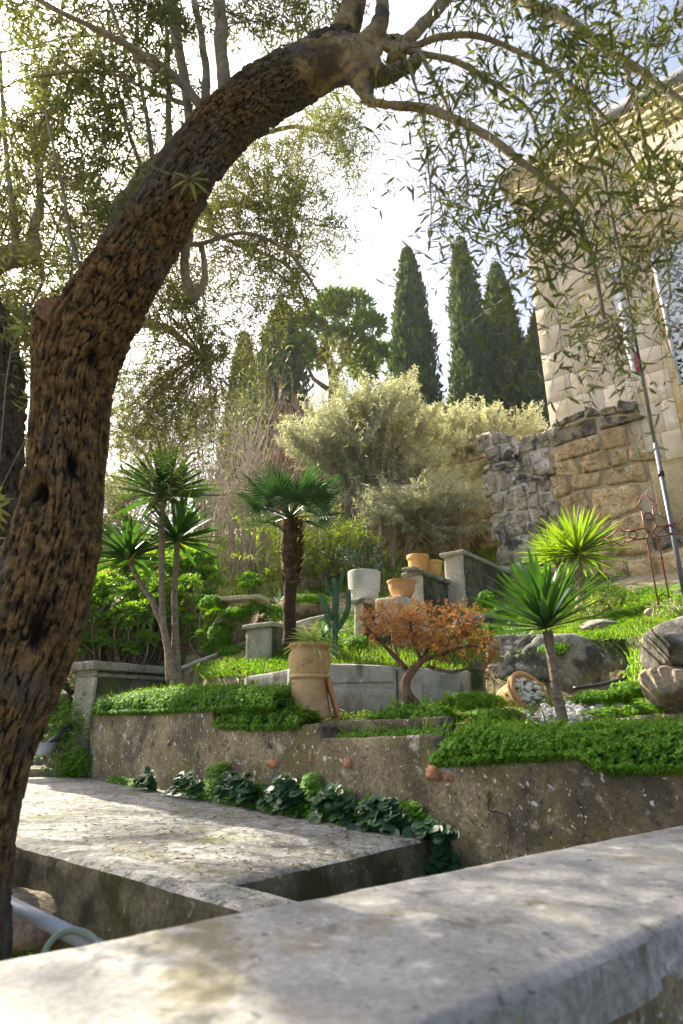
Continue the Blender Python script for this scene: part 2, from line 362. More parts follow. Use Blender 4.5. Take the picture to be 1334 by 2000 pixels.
MT['cloverbase'] = plain('clover_shade_base', (.025, .06, .01), .9, 0, .4, 30)
MT['grass'] = leafmat('grass_blade', (.11, .24, .02), (.24, .36, .05), None, .4, .5, tc=(1.5, 1.5, .5), sc=5)
MT['shrub'] = leafmat('broad_green_leaf', (.10, .19, .025), (.30, .38, .05), None, .5, .4, tc=(1.8, 1.7, .4))
MT['aeonium'] = leafmat('succulent_leaf', (.06, .17, .03), (.20, .36, .05), None, .40, .4, tc=(2.1, 1.9, .35))
MT['darkleaf'] = leafmat('cyclamen_leaf', (.018, .06, .025), (.05, .13, .05), (.06, .12, .08), .18, .4, obj_var=False)
MT['aloe'] = leafmat('aloe_leaf', (.09, .20, .10), (.16, .28, .13), None, .2, .4)
MT['spider'] = leafmat('striped_spider_leaf', (.26, .36, .12), (.58, .64, .36), None, .35, .45)
MT['cactus'] = stone('cactus_skin', (.05, .12, .06), (.09, .19, .10), 10, [((.30, .32, .2), 60, .62, .7)], bump=.4, rough=.6)
MT['orangefol'] = leafmat('dry_conifer_sprig', (.30, .14, .045), (.56, .31, .10), None, .25, .8, tc=(1.3, 1.1, .7), sc=6)
MT['bonsaibark'] = stone('conifer_bark', (.15, .09, .055), (.25, .16, .10), 14, [((.07, .05, .035), 20, .5, .65)], bump=1., fine=60, stretch=(1, 1, .4))
MT['cypress'] = leafmat('cypress_spray', (.060, .095, .045), (.125, .17, .085), None, .2, .8, sc=.6, spec=.1)
MT['pine'] = leafmat('pine_spray', (.10, .17, .05), (.20, .28, .09), None, .3, .8, sc=.5, spec=.1)
MT['deadleaf'] = leafmat('dead_leaf', (.16, .09, .04), (.34, .22, .11), None, .1, .8)
MT['agave'] = plain('pale_agave', (.34, .42, .30), .5, 0, .2)
MT['flower'] = plain('yellow_flower', (.75, .65, .05), .5)
# ------------------------------------------------------------ setting: ground and terraces
UP = np.array([0, 0, 1.])
W0 = G(180, 1520, -.5); W1 = G(870, 1630, -.5)
FRONT = Plane(W0, W1)                                          # face of the long front wall
def rbf(pts):
    P = np.array(pts, float); n = len(P); d = np.linalg.norm(P[:, None, :2]-P[None, :, :2], axis=2)
    A = np.zeros((n+3, n+3)); A[:n, :n] = d+np.eye(n)*.02; A[:n, n] = 1; A[:n, n+1:] = P[:, :2]; A[n, :n] = 1; A[n+1:, :n] = P[:, :2].T
    w = np.linalg.solve(A, np.r_[P[:, 2], 0, 0, 0])
    def f(x, y):
        x = np.asarray(x, float); y = np.asarray(y, float)
        D = np.sqrt((x[..., None]-P[:, 0])**2+(y[..., None]-P[:, 1])**2); return D@w[:n]+w[n]+w[n+1]*x+w[n+2]*y
    return f
lowbed = rbf([PY(*q) for q in [(200, 1400, 6.0), (300, 1397, 5.6), (420, 1402, 4.9), (500, 1398, 5.2), (620, 1418, 4.1), (800, 1432, 3.6), (1000, 1462, 3.1), (1334, 1480, 2.5), (1600, 1500, 2.1),
     (600, 1405, 4.6), (800, 1410, 4.4), (1000, 1408, 3.9), (1100, 1402, 3.8), (1250, 1400, 3.4), (1334, 1405, 3.1), (1600, 1420, 2.6), (700, 1400, 4.8), (1000, 1350, 4.55), (1230, 1350, 4.2), (1334, 1385, 3.6)]])
hillf = rbf([PY(*q) for q in [(480, 1322, 5.7), (650, 1300, 5.2), (800, 1300, 5.2), (900, 1312, 5.1), (1000, 1245, 5.3), (1200, 1236, 5.0), (1300, 1200, 4.7), (1400, 1200, 4.0), (1700, 1230, 3.2),
     (400, 1315, 6.3), (550, 1290, 5.9), (500, 1205, 7.6), (650, 1190, 7.2), (800, 1200, 6.8), (950, 1205, 6.3), (1100, 1195, 6.3), (1250, 1185, 5.8),
     (300, 1215, 8.5), (150, 1260, 8), (150, 1360, 7), (100, 1440, 6.6), (600, 1170, 8.2), (480, 1175, 8.4),
     (200, 1060, 13), (450, 1060, 12), (600, 1070, 11), (800, 1040, 11.5), (950, 1020, 11.5), (1100, 1000, 12)]] +
     [(0, 20, 6.2), (-10, 20, 6.2), (12, 20, 6.0), (0, 35, 8.5), (-20, 35, 8.5), (20, 35, 8.5), (0, 70, 10), (-40, 70, 10), (40, 70, 10), (-8, 8, 1.2), (-8, 3, -.2), (-14, 2, 0), (8, 5, 1.5), (10, 1, 1)])
DIV = np.array([(-30, 6.4), (-3.2, 6.35), (-2.6, 6.45), (-1.9, 7.2), (-1.35, 6.1)] + [tuple(PY(px, 1320, Y)[:2]) for px, Y in ((480, 5.72), (640, 5.07), (775, 4.87), (900, 4.97), (925, 5.2), (975, 4.85), (1230, 4.55), (1260, 4.0), (1400, 3.3))]+[(30, 1)])
def divy(x): return np.interp(x, DIV[:, 0], DIV[:, 1])
def terrain(x, y):
    x = np.asarray(x, float); y = np.asarray(y, float)
    z = np.where(y > divy(x), hillf(x, y), np.minimum(lowbed(x, y), .12))
    return z
def sheet(name, xs, ys, f, m, keep=None):
    X, Y = np.meshgrid(xs, ys); Z = f(X, Y); V = np.stack([X, Y, Z], -1).reshape(-1, 3); F = grid_faces(len(ys), len(xs))
    if keep is not None:
        k = keep(X, Y).ravel(); F = F[k[F].all(1)]
    return tag(obj(name, V, F, m, loc=(0, 0, 0)), kind='structure')
def behind(x, y): return -((x-FRONT.p[0])*FRONT.n[0]+(y-FRONT.p[1])*FRONT.n[1])   # metres behind the front wall
xs = np.concatenate([np.linspace(-60, -6, 19)[:-1], np.arange(-6, 6, .06), np.linspace(6, 60, 19)])
ys = np.concatenate([np.arange(1.2, 9, .06), np.linspace(9, 24, 60), np.linspace(25, 75, 26)])
def tz_(X, Y):
    Z = terrain(X, Y); P = np.stack([X, Y, Z*0], -1)
    r = np.clip((Y-6)/8, .0, 1); return Z+.02*fbm(P, 3, 3)+r*.25*fbm(P, .7, 4, 3)
sheet('hillside', xs, ys, tz_, MT['hill'], lambda X, Y: (behind(X, Y) > .12) & ((X > -2.5) | (Y > 6.35)))
gx = np.concatenate([np.linspace(-400, -8, 14)[:-1], np.arange(-8, 9, .25), np.linspace(10, 400, 14)])
gy = np.concatenate([np.linspace(-400, -5, 12)[:-1], np.arange(-5, 9, .25), np.linspace(10, 800, 16)])
sheet('ground', gx, gy, lambda X, Y: -1.05+.05*fbm(np.stack([X, Y, X*0], -1), 1.5, 3)-np.clip(Y-10, 0, 20)*.1, MT['soil'])
# far hill skirt that keeps the slope going to the horizon
hx = np.linspace(-400, 400, 41); hy = np.concatenate([np.linspace(74, 140, 10), np.linspace(170, 700, 12)])
sheet('hills', hx, hy, lambda X, Y: 9.9-np.clip((Y-90)/40, 0, 8)+1.2*fbm(np.stack([X, Y, X*0], -1), .02, 3), MT['hill'])

# ------------------------------------------------------------ walls
def wall_poly(name, pts, zbot, th, m, parent=None, step=.035, rows=14, amp=.008, sc=5., seed=0, cap_r=.012, big=0., **kw):
    """wall along control points (x,y,ztop), smoothly worn; the points are the near top edge, thickness goes away from the camera"""
    P = np.array(pts, float); seg = np.linalg.norm(np.diff(P[:, :2], axis=0), axis=1); s = np.r_[0, np.cumsum(seg)]
    t = np.unique(np.concatenate([np.arange(0, s[-1], step), s])); C = np.stack([np.interp(t, s, P[:, k]) for k in range(3)], 1)
    T = np.gradient(C[:, :2], axis=0)
    T = norm(np.stack([np.convolve(np.pad(T[:, k], 4, 'edge'), np.ones(9)/9, 'valid') for k in (0, 1)], 1))
    N = np.stack([T[:, 1], -T[:, 0]], 1); sg = np.sign((N*C[:, :2]).sum(1).mean()); N = -N*sg    # towards the camera
    zb = np.broadcast_to(zbot, len(t)) if not callable(zbot) else zbot(C[:, 0], C[:, 1]); h = C[:, 2]-zb
    v = np.linspace(0, 1, rows); front = [(0, k) for k in v[:-1]]+[(0, 'c0'), (.0, 'c1')]
    R = []
    for k in v[:-1]: R.append((np.zeros(len(t)), zb+k*(h-cap_r*1.2)))
    R += [(np.full(len(t), 0.), C[:, 2]-cap_r), (np.full(len(t), cap_r*.35), C[:, 2]-cap_r*.3), (np.full(len(t), cap_r), C[:, 2])]
    for k in np.linspace(.15, .85, max(2, int(th/step/1.5))): R.append((np.full(len(t), cap_r+k*(th-2*cap_r)), C[:, 2]+.0*t))
    R += [(np.full(len(t), th-cap_r), C[:, 2]), (np.full(len(t), th), C[:, 2]-cap_r), (np.full(len(t), th), zb)]
    V = np.stack([np.concatenate([C[:, :2]-N*o[:, None], z[:, None]], 1) for o, z in R])     # rows x t x 3
    nr = np.concatenate([N, 0*N[:, :1]], 1)[None]*np.where(np.arange(len(R)) < rows+1, 1., 0)[:, None, None]+UP*np.where(np.arange(len(R)) >= rows, 1., 0)[:, None, None]
    d = amp*fbm(V, sc, 4, seed)+amp*.5*fbm(V, sc*5, 3, seed+3)
    if big: d = d+big*fbm(V, 1.1, 3, seed+9)
    d[-1] = 0; V = V+nr*d[..., None]
    nr_, nc = V.shape[:2]; F = grid_faces(nr_, nc)
    VV = V.reshape(-1, 3)
    if sg > 0: F = F[:, ::-1]
    F2 = [F]
    a = list(range(0, nr_*nc, nc)); b_ = [x+nc-1 for x in a]
    F2.append(np.array([a])); F2.append(np.array([b_[::-1]]))
    return obj(name, VV, F2, m, parent, **kw)
# the long front wall, stepped in its top: near top edge traced on the wall plane
top1 = [(183, 1393), (300, 1389), (400, 1383), (413, 1386), (421, 1416), (500, 1419), (560, 1416), (600, 1414), (618, 1418), (626, 1441), (700, 1441), (760, 1438), (834, 1436), (846, 1442), (858, 1490), (930, 1483), (1000, 1477), (1080, 1472), (1130, 1470), (1150, 1480), (1180, 1500), (1200, 1502), (1260, 1497), (1334, 1493), (1600, 1475)]
fw = thing('garden_wall', G(180, 1520, -.5), 'long low weathered plaster garden wall with stepped top and moss stains', 'wall')
wall_poly('wall_body', [FRONT.at(*q) for q in top1], -1.1, .16, MT['frontwall'], fw, amp=.009, rows=22, step=.02, big=.012)
FT = np.array([[FRONT.tz(*q)[0], FRONT.tz(*q)[1]] for q in top1])
def front_ztop(t): return np.interp(t, FT[:, 0], FT[:, 1])
def patch(px, py, w, h, seed, m=MT['brickred'], name='exposed_brick'):
    t, z = FRONT.tz(px, py); rs = np.random.RandomState(seed); n = 22; a = np.linspace(0, 2*np.pi, n, endpoint=False)
    r = (np.abs(np.cos(a))**5+np.abs(np.sin(a))**5)**(-1/5.)*(.92+.10*rs.normal(size=n))*.9
    def fo(tt, zz):
        q = FRONT.pt(tt, zz, 0); return .006+.009*fbm(q[None], 5., 4, 0)[0]+.0045*fbm(q[None], 25., 3, 3)[0]+.012*fbm(q[None], 1.1, 3, 9)[0]
    V = [FRONT.pt(t, z, fo(t, z))]
    V += [FRONT.pt(t+np.cos(x)*w/2*q, z+np.sin(x)*h/2*q, fo(t+np.cos(x)*w/2*q, z+np.sin(x)*h/2*q)-.002) for x, q in zip(a, r)]
    V += [FRONT.pt(t+np.cos(x)*w/2*q*1.03, z+np.sin(x)*h/2*q*1.03, -.03) for x, q in zip(a, r)]
    F3 = [[0, 1+i, 1+(i+1) % n] for i in range(n)]; F4 = [[1+i, 1+n+i, 1+n+(i+1) % n, 1+(i+1) % n] for i in range(n)]
    obj(name, V, [np.array(F3), np.array(F4)], m, fw)
for i, (px, py, w, h) in enumerate([(533, 1491, .15, .055), (607, 1482, .05, .05), (680, 1491, .075, .065), (845, 1509, .10, .075), (876, 1518, .07, .035), (1069, 1483, .05, .022)]): patch(px, py, w, h, 50+i)
def crack(pp, w, seed):
    P = np.array([FRONT.pt(*FRONT.tz(*q), .006) for q in pp]); P = catmull(P, 5); P += .004*np.random.RandomState(seed).normal(size=P.shape)
    b = B(); V, F, T = tube(P, np.linspace(w, w*.5, len(P)), 4); b.add(V, F, T); return b.build('crack', MT['black'], fw)
crack([(955, 1545), (957, 1580), (990, 1592), (998, 1620), (992, 1668)], .0028, 1)
# short second step behind the front wall
wall_poly('step_ledge', [FRONT.at(600, 1414)-np.r_[FRONT.n, 0]*.05, *[FRONT.at(x, y)-np.r_[FRONT.n, 0]*.20+np.array([0, 0, .01]) for x, y in ((660, 1411), (740, 1407), (800, 1403), (815, 1405))]], -.3, .13, MT['frontwall'], fw, seed=5)
# pale curved terrace wall
cw = thing('curved_terrace_wall', PY(700, 1390, 4.95), 'low curved pale grey rendered wall retaining the grass bed', 'wall')
cpt = [(478, 1322, 5.72), (520, 1315, 5.5), (562, 1307, 5.3), (600, 1301, 5.16), (642, 1297, 5.05), (700, 1298, 4.92), (772, 1302, 4.84)]
wall_poly('wall_body', [PY(*q) for q in cpt], -.06, .14, MT['walllight'], cw, seed=11, amp=.006, rows=12)
cp2 = [(777, 1304, 4.84), (840, 1306, 4.85), (895, 1309, 4.95), (915, 1311, 5.05), (922, 1312, 5.2), (918, 1312, 5.5)]
wall_poly('wall_body', [PY(*q) for q in cp2], -.06, .14, MT['walllight'], cw, seed=13, amp=.006, rows=12)
# horizontal render courses on it: a slightly proud lower course
wall_poly('lower_course', [PY(x, y+46, Y-.022) for x, y, Y in cpt[4:]], -.06, .05, MT['walllight'], cw, seed=15, amp=.006, rows=8)
wall_poly('top_course', [PY(x, y-1, Y-.016) for x, y, Y in [(562, 1307, 5.3), (642, 1297, 5.05), (700, 1298, 4.92), (768, 1302, 4.84)]], lambda x, y: 0*x+.30, .05, MT['walllight'], cw, seed=16, amp=.006, rows=5)
# ------------------------------------------------------------ platform and near parapet
ZP = -.5
c_far = G(180, 1520, ZP); c_r = G(872, 1630, ZP); c_n = G(400, 1735, ZP); c_l = G(30, 1640, ZP)
dA = norm((c_n-c_l)[:2]); dB = norm((c_r-c_n)[:2])
def slab(name, quad, ztop, zbot, m, mside=None, parent=None, step=.03, amp=.006, seed=0, **kw):
    """quad near-left, near-right, far-right, far-left (xy); grid top with worn edges"""
    q = [np.array(x[:2]) for x in quad]; L = max(np.linalg.norm(q[1]-q[0]), np.linalg.norm(q[2]-q[3])); Wd = max(np.linalg.norm(q[3]-q[0]), np.linalg.norm(q[2]-q[1]))
    nu, nv = int(L/step)+2, int(Wd/step)+2; u, v = np.meshgrid(np.linspace(0, 1, nu), np.linspace(0, 1, nv))
    P = q[0]*((1-u)*(1-v))[..., None]+q[1]*(u*(1-v))[..., None]+q[2]*(u*v)[..., None]+q[3]*((1-u)*v)[..., None]
    e = np.minimum(np.minimum(u, 1-u)*L, np.minimum(v, 1-v)*Wd); z = ztop-.012*np.exp(-(e/.012)**2)
    V = np.concatenate([P, z[..., None]], -1); V[..., 2] += amp*fbm(V, 4, 4, seed)+amp*.3*fbm(V, 22, 3, seed)
    ring = np.concatenate([V[0, :-1], V[:-1, -1], V[-1, :0:-1], V[:0:-1, 0]]); n = len(ring)
    V[..., 0] += .012*fbm(V, 5, 4, seed+21); V[..., 1] += .012*fbm(V, 5, 4, seed+22)
    ring = np.concatenate([V[0, :-1], V[:-1, -1], V[-1, :0:-1], V[:0:-1, 0]])
    F = grid_faces(nv, nu); b = B().add(V, F)
    rows = max(3, int((ztop-zbot)/step)); R = []
    nx = np.roll(ring, -1, 0)-np.roll(ring, 1, 0); on = norm(np.stack([nx[:, 1], -nx[:, 0], 0*nx[:, 0]], 1))
    for k in range(rows+1):
        z = ring[:, 2]+(zbot-ring[:, 2])*k/rows; X = np.stack([ring[:, 0], ring[:, 1], z], 1)
        if k: X = X+on*(amp*1.5*fbm(X, 6, 4, seed+5)+.003)[:, None]
        R.append(X)
    b2 = B().add(np.array(R), grid_faces(rows+1, n, True))
    if mside is None: b.add(np.array(R), grid_faces(rows+1, n, True)); return b.build(name, m, parent, **kw), None
    return b.build(name, m, parent, **kw), b2.build('side_face', mside, parent)
pf = thing('stone_platform', c_n, 'speckled grey concrete landing with dappled light and mossy dark sides', 'platform')
slab('platform_top', [c_n-np.r_[dA, 0]*.0, c_r, c_far+np.r_[norm((c_far-c_r)[:2]), 0]*1.6, c_l-np.r_[dA, 0]*1.6], ZP, -1.2, MT['platform'], MT['mosswall'], pf, amp=.006)
# long side wall whose top strip runs on past the landing
s0 = c_l-np.r_[dA, 0]*1.9; s1 = G(505, 1783, ZP); off = np.r_[-dB, 0]*.10
slab('side_wall', [s0+off*0+np.r_[-dB, 0]*.012, s1+np.r_[-dB, 0]*.012, s1+np.r_[dB, 0]*.16, s0+np.r_[dB, 0]*.16], ZP+.006, -1.2, MT['platform'], MT['mosswall'], pf, seed=4)
# near parapet in the foreground
ZN = -.34
a0 = G(-20, 1876, ZN); a1 = G(1350, 1606, ZN); b1 = G(1340, 1790, ZN); b0 = G(845, 2003, ZN)
dP = norm((a1-a0)[:2]); dQ = norm((b1-b0)[:2])
pp = thing('parapet', (a0+b1)/2, 'pale broad concrete parapet top close to the viewer, out of focus in sun and shade', 'wall')
NQ = [b0-np.r_[dQ, 0]*1.2, b1+np.r_[dQ, 0]*2.0, a1+np.r_[dP, 0]*1.6, a0-np.r_[dP, 0]*1.2]
slab('parapet_top', NQ, ZN, ZN-.085, MT['parapet'], MT['coping'], pp, step=.02, amp=.005, seed=8)
ins = lambda q, c, k: c+(q-c)*k
cc = sum(NQ)/4; slab('parapet_body', [ins(q, cc, .965) for q in NQ], ZN-.06, -1.1, MT['frontwall'], None, pp, step=.06, amp=.004, seed=9)
# small worn block and steps by the left pier
def small_block(P, s, ang, m, seed, label, cat='block', name='stone_block', group=None, amp=.012, kind=None):
    ax = np.array([[math.cos(ang), math.sin(ang), 0], [-math.sin(ang), math.cos(ang), 0], [0, 0, 1]])
    V, F = rough_box(P, s, ax, .04, amp, 5, .02, seed); return tag(obj(name, V, F, m), label, cat, group, kind)
small_block(PY(105, 1507, 6.35)+np.array([-.25, .15, -.12]), (.95, .5, .30), rad(8), MT['mosswall'], 31, 'mossy dark concrete step block at the left end of the landing', 'step')
small_block(PY(95, 1462, 6.9)+np.array([-.15, .2, -.1]), (.8, .5, .26), rad(5), MT['rock'], 32, 'pale worn stone step behind the grey bucket', 'step')
# ------------------------------------------------------------ stepped stair walls with copings
eB = np.array([.62, .785, 0]); eB /= np.linalg.norm(eB); eA = np.array([-.80, .60, 0]); eA /= np.linalg.norm(eA)
def pier(K, w, L, zb, name, label, cope=.05, over=.035, seed=0, mf=None, ms=None, ang=None, neck=False):
    """K near top corner (of the coping), w along eA, L along eB"""
    t = thing(name, (K[0], K[1], zb), label, 'wall'); K = np.array(K)
    zt = K[2]
    c = K+eA*w/2+eB*L/2; c[2] = zt-cope/2
    V, F = rough_box(c, (w, L, cope), [eA, eB, UP], .03, .006, 7, .012, seed); obj('coping', V, F, MT['coping'], t)
    K2 = K+eA*over+eB*over; w2, L2 = w-2*over, L-2*over
    # end face painted pale as if lit, long mossy side dark as if shaded
    e = .045
    c = K2+eA*w2/2+eB*e/2; hz = zt-cope+.004-zb; c[2] = zb+hz/2
    V, F = rough_box(c-eB*.004, (w2, e, hz), [eA, eB, UP], .03, .010, 6, .02, seed+1); obj('end_face', V, F, mf or MT['pierlight'], t)
    c = K2+eA*w2/2+eB*(e*.6+(L2-e)/2); c[2] = zb+hz/2
    V, F = rough_box(c, (w2-.012, L2-e*.6, hz-.003), [eA, eB, UP], .04, .014, 5, .015, seed+2); obj('wall_body', V, F, ms or MT['pierdark'], t)
    if neck:
        c = K2+eA*w2/2+eB*L2/2; c[2] = zt-cope-.045
        V, F = rough_box(c, (w2+.035, L2+.035, .045), [eA, eB, UP], .03, .005, 7, .014, seed+3); obj('moulding', V, F, MT['coping'], t)
    return t
KC = PY(905, 1072, 6.5); pier(KC, .31, 1.35, .6, 'stair_wall', 'highest stepped stair wall with grey coping, abutting the ruined stone wall', seed=40)
KB = PY(825, 1112, 6.15); pier(KB, .27, .85, .5, 'stair_wall', 'middle stepped stair wall carrying the two orange pots', seed=44)
KA = PY(708, 1166, 5.9); pier(KA, .17, .75, .3, 'stair_wall', 'lower stair wall with the white ribbed pot on its coping', seed=48)
KM = PY(530, 1213, 5.95); pier(KM, .42, .85, .2, 'stair_wall', 'low lichened stair wall behind the palm trunk', seed=52, mf=MT['coping'])
KL = PY(183, 1290, 6.25); pier(KL, .52, 1.5, -.5, 'corner_pier', 'corner pier with overhanging grey coping at the left end of the garden', cope=.085, over=.085, seed=56, neck=True)
# little slab on the orange pot wall
V, F = rough_box(np.r_[PY(802, 1108, 6.22)[:2], KB[2]+.018], (.16, .13, .035), [eA, eB, UP], .03, .006, 9, .012, 61)
tag(obj('stone_slab', V, F, MT['coping']), 'small lichened slab lying on the coping beside the orange pots', 'slab')
# concrete slab on the rocky mound
V, F = rough_box(PY(470, 1172, 6.9), (.62, .3, .05), [norm([.95, -.25, 0.]), norm([.25, .95, 0.]), UP], .03, .008, 7, .012, 62)
tag(obj('stone_slab', V, F, MT['pierlight']), 'flat pale slab on the mossy mound left of the palm', 'slab')
# ------------------------------------------------------------ building, ruined stone wall
fc = PY(1075, 830, 7.5); FA = Plane(fc, fc+np.array([.8, -.6, 0])); FDIR = np.array([.8, -.6, 0]); FN = np.r_[FA.n, 0]
bd = thing('stone_building', (fc[0], fc[1], 1.3), 'cream ashlar stone building with moulded cornice at the right edge', 'building')
def fp(t, z, o=0): return FA.pt(t, z, o)
c = fp(3.5, 4.9, -2.05); V, F = box(c, (7.0, 4.0, 7.6), [FDIR, -FN, UP]); obj('wall_core', V, F, MT['joint'], bd, smooth=False)
rs = np.random.RandomState(3)
ztop = FA.tz(1012, 392)[1]; z = 3.05; ci = 0; t_p = FA.tz(1300, 700)[0]
def stonebox(t0, t1, z0, z1, d, bev, m, parent, seed, name='stone_block', nn=5, amp=.004):
    u = np.array([0, .0, .06, .5, .94, 1, 1]); 
    us = np.r_[t0, t0, t0+bev, np.linspace(t0+bev, t1-bev, nn)[1:-1], t1-bev, t1, t1]; zs = np.r_[z0, z0, z0+bev, np.linspace(z0+bev, z1-bev, nn)[1:-1], z1-bev, z1, z1]
    U, Z = np.meshgrid(us, zs); O = np.full(U.shape, d); O[[1, -2], :] = d-bev*.7; O[:, [1, -2]] = d-bev*.7; O[[0, -1], :] = -.02; O[:, [0, -1]] = -.02
    P = FA.p+U[..., None]*FA.d; Vv = np.stack([P[..., 0], P[..., 1], Z], -1)
    O = O+np.where(O > 0, amp*.12*fbm(Vv, 5, 3, seed), 0); Vv[..., :2] += O[..., None]*FA.n
    return obj(name, Vv.reshape(-1, 3), grid_faces(*U.shape), m, parent, smooth=False)
while z < ztop-.02:
    h = .43 if ci % 3 else .38; z1 = min(z+h, ztop); t = -.0 if ci % 2 else -.0; first = True
    while t < t_p:
        w = rs.uniform(.30, .48) if (first and ci % 2) else rs.uniform(.52, .86); t1 = min(t+w, t_p)
        if t_p-t1 < .15: t1 = t_p
        stonebox(t+.002, t1-.002, z+.002, z1-.002, .008+rs.uniform(0, .002), .003, MT['ashlar'], bd, ci*20+int(t*9), 'ashlar_block', 4)
        t = t1; first = False
    z = z1; ci += 1
# projecting pilaster strip, rust-stained reveal, latticed window
tw = FA.tz(1316, 700)[0]
zz = 2.3
while zz < 8.2:
    stonebox(t_p+.003, tw-.003, zz+.003, zz+.60, .0, .004, MT['stain'], bd, int(zz*10), 'reveal_stone', 4); zz += .605
ztw = FA.tz(1330, 470)[1]
pane_z0, pane_z1 = 4.0, ztw
V, F = box(fp(tw+.75, (pane_z0+pane_z1)/2, .012), (1.5, pane_z1-pane_z0, .02), [FDIR, UP, FN]); wd = obj('window', V, F, MT['glass'], bd, smooth=False)
b = B()
nz = int((pane_z1-pane_z0)/.26)
for i in range(nz+1):
    for j in range(6):
        cx = tw+.13+.26*j; cz = pane_z0+.13+.26*i
        for k in range(6):
            a = k*math.pi/3+.3; q0 = fp(cx, cz, .05); dv = FDIR*math.cos(a)+UP*math.sin(a)
            Vv, Fv = leaves([q0+dv*.012], [dv], [FN], .115, .062, 0.0); b.add(Vv, Fv); b.add(Vv-FN*.018, Fv)
        V, F = lathe([(.128, 0), (.142, 0), (.142, .02), (.128, .02), (.128, 0)], 14, fp(cx, cz, .035), [FDIR, UP, FN]); b.add(V, F)
lo = b.build('lattice', MT['lattice'], bd)
for tt in (tw+.01,):
    V, F = box(fp(tt, (pane_z0+pane_z1)/2, .03), (.04, pane_z1-pane_z0, .06), [FDIR, UP, FN]); obj('window_frame', V, F, MT['lattice'], bd, smooth=False)
V, F = rough_box(fp(tw+.7, pane_z1+.32, .05), (1.9, .62, .10), [FDIR, UP, FN], .05, .008, 4, .02, 70); obj('lintel', V, F, MT['stain'], bd)
# stone at the foot of the building right of the ruin, cornice, roof edge
b = B(); prof = [(0, .06, ztop, .10), (.05, .07, ztop+.10, .09), (.07, .08, ztop+.19, .16), (.12, .15, ztop+.35, .06)]
for i, (a_, o, z0, hh) in enumerate(prof):
    V, F = box(fp(3.1-o/2, z0+hh/2, (o-.5)/2), (6.2+o, hh-.002, o+.5), [FDIR, UP, FN])
    V2, F2 = box(fp(-o/2, z0+hh/2, -2.2), (o-.001, hh-.004, 4.4+o), [FDIR, UP, FN]); 
    obj('cornice_band', np.vstack([V, V2]), [np.vstack([F, F2+8])], MT['cornice'] if i != 2 else MT['ashlar'], bd, smooth=False)
V, F = box(fp(3.1-.1, ztop+.41+.10, -.2), (6.6, .20, .9), [FDIR, UP, FN]); V2, F2 = box(fp(.1, ztop+.51, -2.4), (.8, .196, 4.4), [FDIR, UP, FN])
obj('roof_edge', np.vstack([V, V2]), np.vstack([F, F2+8]), MT['roofedge'], bd, smooth=False)
# ruined rubble wall: irregular coursed stones, each one a piece
rw = thing('ruined_stone_wall', (fc[0], fc[1], 1.2), 'ruined ochre rubble stone wall built against the cream building', 'wall')
tL = FA.tz(942, 900)[0]; tR = FA.tz(1262, 900)[0]; tR2 = 2.3; tPier = FA.tz(1085, 950)[0]
prof_top = np.array([FA.tz(*q) for q in [(940, 842), (965, 838), (1000, 845), (1018, 868), (1030, 872), (1045, 856), (1075, 828), (1130, 812), (1190, 795), (1245, 788), (1252, 800), (1263, 900), (1264, 1052), (1285, 1060), (1345, 1050)]])
def ruin_top(t): return np.interp(t, prof_top[:, 0], prof_top[:, 1])
# mortar body
TT = np.linspace(tL+.05, tR2, 90); b = B(); rows_ = np.linspace(0, 1, 60)
def left_in(z): return tL+.02+.045*np.clip(3.9-z, 0, 3)**1.1+.04*math.sin(z*9)
Vb = []
for r in rows_:
    for t in TT:
        zt = ruin_top(t)-.05; zz = 1.0+(zt-1.0)*r; Vb.append(fp(t+max(0, left_in(zz)+.05-t)*(t < tPier), zz, (.018 if t > tPier else .036)))
Vb = np.array(Vb); Vb += FN*(.018*fbm(Vb, 6, 4, 5))[:, None]
Vr = Vb.reshape(60, 90, 3); back = Vr-FN*.5
Vall = np.concatenate([back[:, :1], Vr, back[:, -1:]], 1); top_ = np.concatenate([back[-1:, :1], back[-1:], back[-1:, -1:]], 1)
Vall = np.concatenate([Vall, top_], 0)
split = np.searchsorted(TT, tPier)
Fall = grid_faces(61, 92); cidx = (Fall[:, 0] % 92) < split
obj('mortar', Vall.reshape(-1, 3), Fall[cidx], MT['mortar'], rw); obj('mortar', Vall.reshape(-1, 3), Fall[~cidx], MT['mortarochre'], rw)
def rubble(quad, d, m, seed, nn=11):
    """quad corners in (t,z): bl,br,tr,tl -> rounded pillow stone"""
    q = np.array(quad); g_ = np.sign(np.linspace(-1, 1, nn))*np.abs(np.linspace(-1, 1, nn))**.6; u, v = np.meshgrid(g_, g_)
    # squircle mapping for rounded corners
    k = .20; uu = u*np.sqrt(1-k*v*v/2*1.0); vv = v*np.sqrt(1-k*u*u/2)
    a, b_ = (uu+1)/2, (vv+1)/2
    P = q[0]*((1-a)*(1-b_))[..., None]+q[1]*(a*(1-b_))[..., None]+q[2]*(a*b_)[..., None]+q[3]*((1-a)*b_)[..., None]
    h = np.maximum(0, (1-np.abs(u)**9)*(1-np.abs(v)**9))**.35
    W3 = np.concatenate([FA.p+P[..., :1]*FA.d, P[..., 1:]], -1)
    o = .012+d*h+np.where(h > 0, .034*fbm(W3, 5, 4, seed)+.016*fbm(W3, 20, 3, seed+1), -.03)
    jit = .035*fbm(W3, 6, 3, seed+5); W3[..., 2] += jit; W3[..., :2] += (.03*fbm(W3, 6, 3, seed+15))[..., None]*FA.d; W3[..., :2] += o[..., None]*FA.n
    return obj('stone', W3.reshape(-1, 3), grid_faces(nn, nn), m, rw)
rs = np.random.RandomState(12); z = 1.15; ci = 0
edges = [1.15, 1.5, 1.95, 2.42, 2.82, 3.12, 3.40, 3.62, 3.85, 4.12, 4.40]
